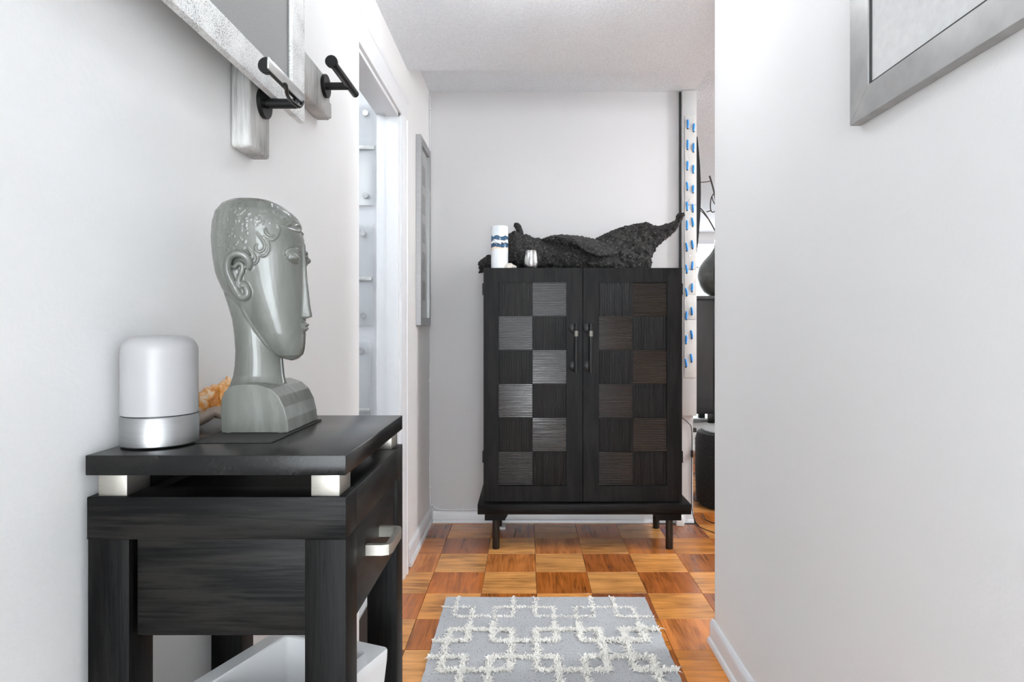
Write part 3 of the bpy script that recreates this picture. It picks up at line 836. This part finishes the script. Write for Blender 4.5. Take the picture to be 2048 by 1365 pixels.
# shoulder block
s2 = F/0.877
pol = [(443, 866), (441, 830), (442, 800), (449, 783), (463, 773), (485, 769), (515, 770), (540, 778), (557, 793), (568, 815), (574, 840), (577, 866)]
pol = [((x-VX)/s2, CH-(y-VY)/s2) for x, y in pol]
hp.append(prismg(pol, 'y', 0.877, 1.0))
# nose: long wedge
def wedge(sections):
    V = []; 
    for (x0, x1, z, w0, w1) in sections:      # root x, ridge x, height, half width at root, at ridge
        V += [(x0, HY-w0, z), (x1, HY-w1, z), (x1, HY+w1, z), (x0, HY+w0, z)]
    n = len(sections); Fs = [(i*4+k, i*4+(k+1) % 4, (i+1)*4+(k+1) % 4, (i+1)*4+k) for i in range(n-1) for k in range(4)]
    return V, Fs+[(3, 2, 1, 0), tuple((n-1)*4+k for k in range(4))]
hz_ = lambda y: CH-(y-VY)/HS
hx_ = lambda p: (p-VX)/HS
hp.append(wedge([(hx_(598), hx_(610), hz_(490), .006, .003), (hx_(595), hx_(611), hz_(512), .007, .0028), (hx_(595), hx_(614), hz_(560), .008, .003), (hx_(595), hx_(619), hz_(610), .010, .0038), (hx_(595), hx_(623), hz_(634), .013, .0048), (hx_(595), hx_(612), hz_(638), .011, .004)]))
# lips
hp.append(wedge([(hx_(597), hx_(609), hz_(643), .015, .004), (hx_(597), hx_(617), hz_(650), .016, .006), (hx_(597), hx_(613), hz_(653.5), .016, .006), (hx_(597), hx_(616), hz_(658), .014, .006), (hx_(597), hx_(608), hz_(666), .010, .004)]))
# brow arches, eyes, lids on both sides
def mirror(P): return [Vector((p.x, 2*HY-p.y, p.z)) for p in P]
def c8(cx, cy): return (410+.2564*cx, 390+.2564*cy)
def onhead(pts, off): return [hproj(*c8(*p), off) for p in pts]
def tub(pts, rad, both=True, n=8, sub=6):
    P = smooth_pts(pts, sub); m = len(P)
    rr = [rad*(0.45+0.55*min(1, 4*min(i, m-1-i)/m+0.0)) for i in range(m)]
    hp.append(tubeg(P, rr, n))
    if both: hp.append(tubeg(mirror(P), rr, n))
tub(onhead([(625, 468), (640, 440), (675, 428), (715, 430), (745, 440)], 0.0012), 0.0034)
tub(onhead([(635, 480), (660, 462), (690, 452), (720, 455), (738, 475)], 0.0018), 0.0027)
tub(onhead([(635, 480), (660, 503), (690, 520), (720, 524), (738, 500)], 0.0014), 0.0021)
for q in ((632, 385), (632, 402)):
    tub(onhead([q, (q[0]+50, q[1]-14), (q[0]+100, q[1]-10), (q[0]+135, q[1]+8)], 0.0), 0.0012, True)
e0 = hproj(*c8(690, 488), 0.0002)
def ell(c, rx, ry, rz, n=20, m=12):
    V = [Vector((c[0]+rx*math.sin(PI*i/m)*math.cos(2*PI*k/n), c[1]+ry*math.sin(PI*i/m)*math.sin(2*PI*k/n), c[2]+rz*math.cos(PI*i/m))) for i in range(1, m) for k in range(n)]
    Fs = [(i*n+k, i*n+(k+1) % n, (i+1)*n+(k+1) % n, (i+1)*n+k) for i in range(m-2) for k in range(n)]
    return V, Fs+[tuple(range(n))[::-1], tuple((m-2)*n+k for k in range(n))]
hp.append(ell(e0, 0.0085, 0.0088, 0.0058)); hp.append(ell((e0.x, 2*HY-e0.y, e0.z), 0.0085, 0.0088, 0.0058))
# curls and fringe
curls = [[(325, 410), (350, 440), (372, 475), (372, 500), (350, 515)], [(375, 435), (405, 470), (412, 500), (395, 535), (360, 543)],
         [(400, 295), (440, 340), (465, 390), (455, 430), (425, 445), (400, 430), (397, 400), (412, 388)], [(455, 325), (490, 365), (499, 415), (480, 460), (440, 478), (400, 455)],
         [(472, 262), (468, 285), (490, 312), (520, 320), (538, 308)], [(565, 225), (579, 270), (565, 320), (530, 350), (490, 345)],
         [(579, 232), (640, 262), (700, 281), (738, 285), (752, 262)], [(640, 150), (675, 195), (668, 225), (640, 240)], [(590, 165), (618, 178), (600, 192)], [(700, 170), (735, 205), (732, 235), (712, 240)]]
for cpts in curls: tub(onhead(cpts, 0.0004), 0.0016)
# hair cap stipple: rows of small raised ticks
for k in range(230):
    cx, cy = R.uniform(80, 560), R.uniform(60, 440)
    if cx > 330 and cy > 260: continue
    if cx < 130 and cy < 130: continue
    a = R.uniform(0.6, 1.3); L = R.uniform(8, 20)
    p0, p1 = hproj(*c8(cx, cy), 0.0003), hproj(*c8(cx+L*math.cos(a)*0.6, cy-L*math.sin(a)), 0.0003)
    if (p0-p1).length < 0.02 and (p0-p1).length > 0.0008: hp.append(tubeg([p0, p1], R.uniform(0.0006, 0.0009), 5))
# ears
out = [(335, 575), (345, 535), (320, 490), (280, 462), (230, 462), (190, 492), (170, 545), (178, 605), (205, 672), (242, 742), (272, 788), (308, 800), (330, 772), (322, 715), (300, 690)]
offs = [0.001, 0.004, 0.007, 0.009, 0.011, 0.012, 0.012, 0.011, 0.009, 0.008, 0.006, 0.005, 0.004, 0.002, 0.0]
E = smooth_pts([hproj(*c8(*p), o_*0.8) for p, o_ in zip(out, offs)], 5)
for P in (E, mirror(E)): hp.append(tubeg(P, [0.0042+0.0016*math.sin(PI*i/len(P)) for i in range(len(P))], 10))
inn = [(228, 570), (262, 535), (288, 552), (288, 600), (264, 645), (270, 695), (296, 715)]
E2 = smooth_pts([hproj(*c8(*p), 0.004) for p in inn], 5)
for P in (E2, mirror(E2)): hp.append(tubeg(P, 0.0034, 8))
for q, rr in (((240, 620), 0.009), ((262, 690), 0.009), ((290, 755), 0.0085)):
    c0 = hproj(*c8(*q), 0.0); hp.append(ell(c0, rr, 0.005, rr*1.3)); hp.append(ell((c0.x, 2*HY-c0.y, c0.z), rr, 0.005, rr*1.3))
# jaw edge
tub(onhead([(270, 800), (310, 900), (360, 985), (430, 1090), (500, 1180), (570, 1255)], -0.003), 0.005, True)
v, f = join(hp)
tmp = bpy.data.objects.new('tmp', me_from('tmp', v, f, 'glaze')); COL.objects.link(tmp)
rm = tmp.modifiers.new('r', 'REMESH'); rm.mode = 'VOXEL'; rm.voxel_size = 0.0010
sm = tmp.modifiers.new('s', 'SMOOTH'); sm.factor = 0.5; sm.iterations = 2
dg = bpy.context.evaluated_depsgraph_get()
me = bpy.data.meshes.new_from_object(tmp.evaluated_get(dg)); me.name = 'ceramic_bust'
bpy.data.objects.remove(tmp)
me.materials.clear(); me.materials.append(M['glaze']); me.shade_smooth()
bust = thing('ceramic_bust', (hx_(505), HY, TZ+0.002), 'grey green glazed ceramic head bust facing the hallway', 'sculpture')
link('head', me, bust)
for x in (-0.415, -0.342):
    for y in (0.885, 0.99):
        lathe('rubber_pad', [(0.006, 0.0003), (0.006, 0.0037)], (x, y, TZ+0.002), 'rubber', bust, 'z', 14)

# ------------------------------------------------------------------ conch shell behind the bust
cs = thing('conch_shell', (-0.462, 0.985, TZ), 'orange and white conch shell between the lamp and the ceramic head', 'seashell')
ax0, ax1 = Vector((-0.508, 0.955, TZ+0.022)), Vector((-0.432, 1.012, TZ+0.056))
d = (ax1-ax0).normalized(); u, v_ = frame_at(d)
V, Fs = [], []; n1, n2 = 40, 48
for i in range(n1):
    t = i/(n1-1); rr = 0.007+0.020*math.sin(PI*min(1, t*1.15)**0.9)*(1-0.2*t) if t < 0.87 else 0.016*(1-t)/0.13
    for k in range(n2):
        a = 2*PI*k/n2
        knob = max(0, math.cos(3*a+t*6))**6*0.010*math.exp(-((t-0.6)/0.16)**2)+0.004*max(0, math.cos(7*a+t*20))**3*math.exp(-((t-0.78)/0.08)**2)
        ridge = 0.0012*math.sin(t*55+3*math.sin(a))
        V.append(ax0+d*(t*(ax1-ax0).length)+(u*math.cos(a)+v_*math.sin(a))*(rr+knob+ridge))
Fs = [(i*n2+k, i*n2+(k+1) % n2, (i+1)*n2+(k+1) % n2, (i+1)*n2+k) for i in range(n1-1) for k in range(n2)]
Fs += [tuple(range(n2))[::-1], tuple((n1-1)*n2+k for k in range(n2))]
for i, p in enumerate(V):
    p = Vector(p)
    if p.z < TZ+0.001: p.z = TZ+0.001
    if p.x < XL+0.004: p.x = XL+0.004
    V[i] = p
link('shell_body', me_from('shell_body', V, Fs, 'conch', 60), cs)
lip = tubeg(smooth_pts([(-0.506, 0.945, TZ+0.017), (-0.500, 0.938, TZ+0.010), (-0.483, 0.945, TZ+0.013), (-0.470, 0.955, TZ+0.022), (-0.455, 0.962, TZ+0.014), (-0.442, 0.968, TZ+0.012)], 5), [0.0095]*10+[0.0085]*16, 10)
link('shell_lip', me_from('shell_lip', *lip, 'conch_lip', 60), cs)
for px_, py_, L_ in ((-0.462, 0.985, 0.020), (-0.440, 0.995, 0.016), (-0.482, 0.97, 0.010)):
    b = Vector((px_, py_, TZ+0.062 if L_ > 0.012 else TZ+0.046))
    tube('shell_spike', [b-Vector((0, 0, 0.012)), b, b+Vector((-0.003, -0.002, L_*0.5))], [0.010, 0.0065, 0.0025], 'conch', cs, 10)

# ------------------------------------------------------------------ coat rack planks and pegs on the near left wall
XP = -0.485
rk = thing('coat_rack', (XL, 1.15, 1.41), 'weathered grey wooden coat rack with black T-shaped pegs', 'coat rack')
box('upright_plank', (XL+0.0005, XP, 1.107, 1.198, 1.416, 1.612), 'drift', rk, 0.007, seg=3)
bm_v, bm_f = boxg(XL+0.0005, XP, 0.72, 1.565, 1.6125, 1.708)
o = box('crossbeam', (XL+0.0005, XP, 0.72, 1.565, 1.6125, 1.708), 'drift', rk, 0.006, seg=3)
for vtx in o.data.vertices:      # splintered end
    wp = vtx.co+WL[o]
    if wp.y > 1.5: vtx.co.y += 0.012*noise.noise(Vector((wp.x*90, wp.z*60, 3)))
box('splinter', (XP-0.012, XP-0.003, 1.54, 1.585, 1.622, 1.66), 'drift', rk, 0.003)
def peg(py, pz, y0, y1, rz, xb, rr):
    lathe('peg_plate', [(0.027, XP-0.001), (0.0275, XP+0.001), (0.0275, XP+0.007), (0.0265, XP+0.008)], (0, py, pz), 'black_metal', rk, 'x', 32)
    tube('peg_stem', [(XP+0.006, py, pz), (xb+0.001, py, pz)], 0.009, 'black_metal', rk, 16)
    tube('peg_bar', [(xb, y0, rz), (xb, y1, rz)], rr, 'black_metal', rk, 16)
    lathe('peg_cap', [(0.0125, y0-0.004), (0.0135, y0-0.003), (0.0135, y0+0.004), (0.0105, y0+0.007)], (xb, 0, rz), 'black_metal', rk, 'y', 24)
peg(1.518, 1.679, 1.385, 1.577, 1.682, -0.427, 0.0092)
peg(1.162, 1.511, 1.03, 1.185, 1.526, -0.423, 0.0075)
# flat silver bar with a black wire hook hanging on the first peg
sb = thing('hanging_bar', (-0.405, 1.07, 1.505), 'flat silver metal bar hanging by a black wire on the lower peg', 'hanger')
box('bar', (-0.4065, -0.4035, 0.990, 1.152, 1.506, 1.524), 'silver_bar', sb, 0.001)
def cw(x, y, Y): return W(330+.2637*x, .2637*y, Y)
tube('wire_hook', smooth_pts([cw(900, 640, 1.04), cw(918, 648, 1.045), cw(926, 715, 1.07), cw(958, 765, 1.10), cw(1015, 808, 1.13), cw(1038, 790, 1.14), cw(1046, 770, 1.145)], 5), 0.0032, 'black_metal', sb, 8)

# speckled silver framed picture resting in front of the rack
XM = -0.457
def frame_on_x(name, label, cat, x_back, x_face, y0, y1, z0, z1, wy, wz, fmat, pmat, inset, origin, label_pic=None, extra_groove=False):
    t = thing(name, origin, label, cat)
    s = 1 if x_face > x_back else -1
    xa, xb = min(x_back, x_face), max(x_back, x_face)
    # mitred bars
    xs = (xa, xb)
    def bar(p4):
        V = [(x, *p) for x in xs for p in p4]
        Fs = [(0, 1, 2, 3), (4, 5, 6, 7), (0, 1, 5, 4), (1, 2, 6, 5), (2, 3, 7, 6), (3, 0, 4, 7)]
        me = me_from('frame_bar', V, Fs, fmat)
        bm = bmesh.new(); bm.from_mesh(me); bmesh.ops.bevel(bm, geom=bm.edges[:], offset=0.0012, segments=2, profile=0.5, affect='EDGES'); bm.to_mesh(me); bm.free()
        return link('frame_bar', me, t)
    bar([(y0, z0), (y1, z0), (y1-wy, z0+wz), (y0+wy, z0+wz)])
    bar([(y1, z0), (y1, z1), (y1-wy, z1-wz), (y1-wy, z0+wz)])
    bar([(y0, z1), (y1, z1), (y1-wy, z1-wz), (y0+wy, z1-wz)])
    bar([(y0, z0), (y0, z1), (y0+wy, z1-wz), (y0+wy, z0+wz)])
    xp = x_face-s*inset
    box('print', (min(xp, xp-s*0.004), max(xp, xp-s*0.004), y0+wy*0.9, y1-wy*0.9, z0+wz*0.9, z1-wz*0.9), pmat, t)
    if extra_groove:
        g = 0.004
        for a in ((y0+wy, y0+wy+g, z0+wz, z1-wz), (y1-wy-g, y1-wy, z0+wz, z1-wz), (y0+wy, y1-wy, z0+wz, z0+wz+g), (y0+wy, y1-wy, z1-wz-g, z1-wz)):
            box('slip', (min(xp, xp+s*0.003), max(xp, xp+s*0.003), *a), 'groove' if extra_groove == 'dark' else 'steel', t)
    return t
frame_on_x('framed_picture', 'large grey picture in a speckled silver frame above the console table', 'picture', -0.470, XM, 0.52, 1.304, 1.5205, 2.18, 0.068, 0.052, 'speckle', 'grey_print', 0.009, (-0.47, 0.9, 1.52), extra_groove='steel')
frame_on_x('framed_picture', 'pale picture in a brushed pewter frame on the right wall', 'picture', XR-0.0005, XR-0.022, 0.45, 1.239, 1.494, 2.15, 0.066, 0.056, 'pewter', 'linen', 0.006, (XR-0.01, 0.85, 1.494), extra_groove='dark')
nf = frame_on_x('framed_picture', 'narrow tall silver framed strip of photos beside the back corner', 'picture', XD+0.0005, XD+0.026, 3.14, 3.46, 1.11, 2.06, 0.040, 0.040, 'alu', simple('photo_mat', '9a9998', 0.35), 0.014, (XD+0.013, 3.3, 1.11))
for i in range(5):
    zz = 1.24+i*0.15
    box('photo', (XD+0.0122, XD+0.0135, 3.24, 3.36, zz, zz+0.10), simple('photo_grey', ['7e7d7c', '868584', '807f7e', '888786', '828180'][i], 0.4, 0, 30, 0.3), nf)

# ------------------------------------------------------------------ acrylic panels in the side room
for i, (xr_, yt, yb, rails, label) in enumerate((
        (751, 209, 411, (296,), 'topmost clear acrylic panel with steel standoffs seen through the doorway'),
        (746, 449, 651, (558,), 'middle clear acrylic panel with steel standoffs seen through the doorway'),
        (742, 684, 890, (821,), 'lowest clear acrylic panel with steel standoffs seen through the doorway'))):
    Y = 2.925; x1 = (xr_-VX)*Y/F; x0 = x1-0.24; zt, zb = CH-(yt-VY)*Y/F, CH-(yb-VY)*Y/F
    t = thing('acrylic_panel', ((x0+x1)/2, 2.94, zb), label, 'panel')
    box('sheet', (x0, x1, Y, Y+0.004, zb, zt), 'acrylic', t, 0.0008)
    box('insert_card', (x0+0.006, x1-0.016, Y+0.012, Y+0.0135, zb+0.008, zt-0.008), simple('grey_card', 'd3d5d8', 0.6), t)
    for sx in (x0+0.045, x1-0.045):
        for zz in (zt-0.042, zb+0.045):
            lathe('standoff', [(0.0125, Y-0.010), (0.0135, Y-0.008), (0.0135, Y-0.001), (0.009, Y-0.001), (0.009, 2.95)], (sx, 0, zz), 'chrome', t, 'y', 20)
    for ry in rails:
        zz = CH-(ry-VY)*Y/F
        box('rail', (x0, x1-0.004, Y-0.012, Y-0.0005, zz-0.009, zz+0.009), 'silver_bar', t, 0.001)

# ------------------------------------------------------------------ white end board with blue-laced strip
BY = 3.535
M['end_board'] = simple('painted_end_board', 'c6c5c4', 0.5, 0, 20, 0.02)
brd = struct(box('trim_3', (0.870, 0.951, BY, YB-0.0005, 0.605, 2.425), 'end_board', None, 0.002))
g = struct(box('trim_4', (0.860, 0.869, YB-0.012, YB-0.0005, 0.605, 2.425), 'groove'))
st = thing('perforated_strip', (0.91, BY, 0.80), 'white slotted plastic strip laced with blue straps on the end board', 'strip')
segs = [(232, 411), (411, 540), (540, 590), (590, 640), (640, 756)]
for a, b in segs:
    zt, zb = CH-(a-VY)*BY/F, CH-(b-VY)*BY/F
    sh = -0.004*(a-232)/520
    box('strip_plate', (0.884+sh, 0.948+sh, BY-0.005-0.0005*(a % 2), BY-0.0005, zb+0.001, zt-0.001), 'sheet_white', st, 0.0015)
ly = [248, 289, 331, 372, 412, 450, 494, 538, 584, 631, 679, 726]
ry = [255, 295, 338, 378, 416, 444, 489, 531, 575, 622, 669, 716]
YS = BY-0.006
for i, (a, b) in enumerate(zip(ly, ry)):
    for k, (py, px) in enumerate(((a, 1375.5-3.5*i/11), (b, 1387.5-4.5*i/11))):
        c = W(px, py, YS); hl_ = (8.5 if k == 0 else 7.5)*YS/F*R.uniform(0.9, 1.1); tilt = R.uniform(-0.12, 0.2)
        pts = [c+Vector((tilt*hl_*t, -0.0035*(1-t*t), -hl_*t)) for t in (-1, -0.6, -0.2, 0.2, 0.6, 1)]
        tube('blue_strap', pts, [0.004, 0.0052, 0.0055, 0.0055, 0.0052, 0.004], 'blue', st, 8)
        box('slot', (c.x-0.004, c.x+0.004, BY-0.0068, BY-0.0058, c.z-hl_-0.006, c.z-hl_+0.004), 'slot', st)
for px, py in ((1379.5, 401), (1379, 512)):
    c = W(px, py, YS); lathe('screw', [(0.006, BY-0.0055), (0.006, BY-0.0075), (0.003, BY-0.009)], (c.x, 0, c.z), 'chrome', st, 'y', 12)

# cords
def cord(name, pts, rad, mat, label, extra=None):
    P = smooth_pts(pts, 8); o = tube(name, P, rad, mat, None, 6, P[0]); tag(o, label, 'cord'); return o
Yc = YB-0.004
bc = cord('lamp_cord', [W(1364, 836, 3.55), W(1376, 846, 3.555), W(1383, 858, 3.56), W(1384, 900, 3.563), W(1383, 950, 3.563), W(1383, 1000, 3.563), (0.93, 3.54, 0.06), (0.945, 3.50, 0.006), (0.97, 3.43, 0.004), (1.04, 3.33, 0.004), (1.10, 3.42, 0.004), (1.06, 3.52, 0.004), (1.02, 3.60, 0.004), (1.02, 3.66, 0.02)], 0.0024, 'black_plastic', 'thin black cord with inline switch running down the end of the back wall')
cc = W(1384, 908, 3.556); link('inline_switch', boxmesh('inline_switch', (cc.x-0.006, cc.x+0.006, 3.548, 3.566, cc.z-0.02, cc.z+0.02), 'black_plastic', 0.003), bc)
pc = W(1391, 862, 3.56); tag(box('cable_clip', (0.9405, 0.962, 3.575, 3.60, pc.z-0.012, pc.z+0.012), 'black_plastic', None, 0.002, (0.94, 3.58, pc.z)), 'small black cable clip at the end of the back wall', 'clip')
cord('loose_cord', [(1.24, 3.62, 0.003), (1.17, 3.55, 0.003), (1.14, 3.45, 0.003), (1.16, 3.34, 0.003), (1.24, 3.30, 0.003), (1.30, 3.40, 0.003)], 0.0022, 'black_plastic', 'loose loop of black cord on the parquet beside the pouf')
wc = cord('white_cable', [(XD+0.006, YB-0.006, 2.40), (XD+0.006, YB-0.006, 1.6), (XD+0.006, YB-0.006, 0.8), (XD+0.006, YB-0.006, 0.16), (XD+0.02, YB-0.006, 0.10), (XD+0.06, YB-0.006, 0.074), (XD+0.15, YB-0.006, 0.071), (-0.26, YB-0.006, 0.072), (-0.1, YB-0.006, 0.072)], 0.0035, 'trim', 'thin white cable clipped down the back corner and along the baseboard')
for z in (2.33, 1.85, 1.30, 0.80, 0.20):
    link('cable_clip', boxmesh('cable_clip', (XD+0.0005, XD+0.013, YB-0.013, YB-0.001, z-0.006, z+0.006), 'trim', 0.002), wc)
for x in (-0.36,):
    link('cable_clip', boxmesh('cable_clip', (x-0.005, x+0.005, YB-0.013, YB-0.001, 0.066, 0.082), 'trim', 0.002), wc)

# ------------------------------------------------------------------ shag rug
RX0, RX1, RY0, RY1 = -0.325, 0.480, 1.35, 2.563
rug = thing('shag_rug', ((RX0+RX1)/2, (RY0+RY1)/2, 0), 'pale grey flatweave rug with raised cream shag lattice pattern', 'rug')
V, Fs = [], []; nx, ny = 40, 60
for j in range(ny+1):
    for i in range(nx+1):
        x = RX0+(RX1-RX0)*i/nx; y = RY0+(RY1-RY0)*j/ny
        if i in (0, nx): x += 0.003*noise.noise(Vector((y*25, i, 0)))
        if j in (0, ny): y += 0.002*noise.noise(Vector((x*25, j, 5)))
        V.append((x, y, 0.0065+0.001*noise.noise(Vector((x*8, y*8, 0)))))
top = len(V)
V += [(x, y, 0.0006) for x, y, z in V[:top]]
for j in range(ny):
    for i in range(nx):
        a = j*(nx+1)+i; Fs.append((a, a+1, a+nx+2, a+nx+1)); Fs.append((top+a, top+a+nx+1, top+a+nx+2, top+a+1))
for i in range(nx):
    for a in (i, ny*(nx+1)+i): Fs.append((a, a+1, top+a+1, top+a))
for j in range(ny):
    for a in (j*(nx+1), j*(nx+1)+nx): Fs.append((a, a+nx+1, top+a+nx+1, top+a))
link('rug_base', me_from('rug_base', V, Fs, 'rug', 30), rug)
V, Fs = [], []
def tuft(x, y):
    if not (RX0-0.002 < x < RX1+0.002 and RY0 < y < RY1+0.002): return
    worn = 0.5 if y > 2.33 else 0.9
    if y > 2.33 and R.random() < 0.4: return
    if x > 0.25 and y < 2.3: worn = 1.15
    a = R.uniform(0, 2*PI); L = R.uniform(0.010, 0.026)*worn; wd = R.uniform(0.0012, 0.0022); h = R.uniform(0.004, 0.011)*worn
    dx, dy = math.cos(a), math.sin(a); px, py = -dy*wd, dx*wd; z = 0.0066
    o = len(V)
    V.extend([(x-px, y-py, z), (x+px, y+py, z), (x+dx*L*.5-px, y+dy*L*.5-py, z+h), (x+dx*L*.5+px, y+dy*L*.5+py, z+h), (x+dx*L, y+dy*L, z+h*R.uniform(0.2, 0.9))])
    Fs.extend([(o, o+1, o+3, o+2), (o+2, o+3, o+4)])
PXR, PYR, HX_, HY_ = 0.155, 0.188, 0.034, 0.040
for ci in range(-1, 5):
    for cj in range(-1, 7):
        if (ci+cj) % 2 == 0: continue
        xa, xb = -0.241+PXR*ci-HX_, -0.241+PXR*(ci+1)+HX_
        yb_, ya = 2.427-PYR*(cj-1)*1.0+0*HY_-PYR*0, 0
        far, near = 2.427-PYR*cj+HY_, 2.427-PYR*(cj+1)-HY_
        for (x0, y0), (x1, y1) in (((xa, far), (xb, far)), ((xb, far), (xb, near)), ((xb, near), (xa, near)), ((xa, near), (xa, far))):
            L = math.hypot(x1-x0, y1-y0); k = int(L/0.0008)
            for i in range(k):
                t = R.random(); sp = 0.0065
                tuft(x0+(x1-x0)*t+R.gauss(0, sp*0.7), y0+(y1-y0)*t+R.gauss(0, sp*0.7))
pile = link('shag_pile', me_from('shag_pile', V, Fs, 'shag'), rug); pile['kind'] = 'stuff'; pile['label'] = 'cream shag tufts in overlapping squares'

# ------------------------------------------------------------------ living room, through the gap
pf = thing('fur_pouf', (1.28, 3.94, 0), 'round black furry pouf stool in the living room', 'pouf')
lathe('pouf_body', [(0.20, 0.0005), (0.215, 0.02), (0.222, 0.20), (0.222, 0.40), (0.21, 0.445), (0.18, 0.46), (0.02, 0.462)], (1.28, 3.94, 0), 'fur', pf, 'z', 48)
lathe('pouf_top', [(0.185, 0.4605), (0.18, 0.466), (0.1, 0.47), (0.01, 0.471)], (1.28, 3.94, 0), 'fur_top', pf, 'z', 40)
V, Fs = [], []
for i in range(9000):
    a = R.uniform(0, 2*PI); z = R.uniform(0.01, 0.455); r = 0.218 if z < 0.41 else 0.205
    p = Vector((1.28+r*math.cos(a), 3.94+r*math.sin(a), z)); nr = Vector((math.cos(a), math.sin(a), 0)); tg = Vector((-nr.y, nr.x, 0))
    q = p+nr*R.uniform(0.006, 0.018)+Vector((0, 0, -R.uniform(0, 0.012)))+tg*R.uniform(-0.008, 0.008)
    if q.z < 0.002: q.z = 0.002
    o = len(V); V += [p-tg*0.0015, p+tg*0.0015, q]; Fs.append((o, o+1, o+2))
fu = link('pouf_fur', me_from('pouf_fur', V, Fs, 'fur'), pf); fu['kind'] = 'stuff'
tag(box('pale_rug', (1.0, 4.2, 5.6, 7.9, 0.0005, 0.018), 'far_rug', None, 0.004, (2.6, 6.7, 0)), 'pale grey textured rug on the living room floor', 'rug')
fc = thing('sideboard', (2.1, 7.35, 0.018), 'dark grey wooden sideboard in front of the living room window', 'sideboard')
box('sideboard_body', (1.5, 2.7, 7.12, 7.60, 0.125, 1.41), 'far_dark', fc, 0.004)
box('sideboard_top', (1.48, 2.72, 7.09, 7.62, 1.41, 1.455), 'far_dark', fc, 0.004)
for a, b in ((1.505, 2.098), (2.102, 2.695)):
    box('door', (a, b, 7.10, 7.119, 0.14, 1.40), 'far_dark', fc, 0.002)
for x in (1.6, 2.09, 2.6):
    for y in (7.16, 7.56):
        box('leg', (x-0.035, x+0.035, y-0.03, y+0.03, 0.0185, 0.125), 'black_metal', fc, 0.003)
vc = (2.262, 7.36, 1.455)
vs = thing('gourd_vase', vc, 'grey green gourd-shaped vase with dark rings on the sideboard', 'vase')
vprof = [(0.10, 0.0005), (0.12, 0.004), (0.205, 0.06), (0.255, 0.13), (0.282, 0.21), (0.284, 0.26), (0.262, 0.33), (0.20, 0.42), (0.125, 0.50), (0.08, 0.57), (0.068, 0.62), (0.074, 0.66), (0.066, 0.66), (0.058, 0.62), (0.05, 0.55)]
lathe('vase_body', vprof, vc, 'vase_dark', vs, 'z', 48)
for da in (0.0, 0.10):       # dark bands running up the flank
    a_ = math.radians(238)+da
    tube('vase_ring', [(vc[0]+(r_+0.002)*math.cos(a_), vc[1]+(r_+0.002)*math.sin(a_), vc[2]+h_) for r_, h_ in vprof[2:11]], 0.006, 'black_plastic', vs, 6)
tb = thing('twig_branch', (1.585, 5.0, 0), 'tall bare dark branch standing in the living room near the sideboard', 'branch')
lathe('branch_stand', [(0.09, 0.0005), (0.10, 0.004), (0.10, 0.03), (0.06, 0.05), (0.03, 0.20), (0.026, 0.21)], (1.585, 5.0, 0), 'black_metal', tb, 'z', 28)
tube('trunk', smooth_pts([(1.585, 5.0, 0.18), (1.60, 5.01, 0.7), (1.575, 4.99, 1.25), W(1442, 520, 5.0), W(1437, 480, 5.0), W(1433, 462, 5.0)], 6), [0.022-0.012*i/30 for i in range(31)], 'twig', tb, 8)
def tw(pts, r=0.006): tube('twig', smooth_pts([W(x, y, Y) for x, y, Y in pts], 4), r, 'twig', tb, 6)
tw([(1434, 465, 5.0), (1433, 430, 5.0), (1430, 395, 4.98), (1425, 372, 4.98), (1419, 352, 4.98)], 0.0065)
tw([(1423, 362, 4.98), (1412, 364, 4.97), (1400, 365, 4.96), (1391, 363, 4.95)], 0.0035)
tw([(1434, 469, 5.0), (1418, 440, 4.98), (1405, 421, 4.97), (1392, 409, 4.96)], 0.005)
tw([(1418, 440, 4.98), (1404, 424, 4.96), (1392, 416, 4.95)], 0.0035)
tw([(1431, 402, 4.98), (1432, 418, 4.98), (1426, 425, 4.98), (1421, 418, 4.98), (1422, 398, 4.98), (1427, 388, 4.98)], 0.0045)
tw([(1421, 422, 4.98), (1413, 424, 4.98)], 0.0045)
tw([(1432, 412, 4.98), (1426, 402, 4.98), (1424, 394, 4.98)], 0.004)
# long black carving hung behind the end of the back wall
V, Fs = [], []
nz = 24
for i in range(nz):
    t = i/(nz-1); z = 1.52+(2.196-1.52)*t; w_ = 0.030+0.030*math.sin(PI*(0.08+0.80*t))
    for x, y in ((0.9415, -1), (0.9415+w_, -1), (0.9415+w_, 1), (0.9415, 1)): V.append((x, 3.655+0.022*y, z))
Fs = [(i*4+k, i*4+(k+1) % 4, (i+1)*4+(k+1) % 4, (i+1)*4+k) for i in range(nz-1) for k in range(4)]+[(0, 1, 2, 3), tuple((nz-1)*4+k for k in range(4))]
tag(link('carved_paddle', me_from('carved_paddle', V, Fs, 'black_metal', 40), None, (0.98, 3.655, 1.52)), 'long narrow black carving hung behind the end of the back wall', 'carving')
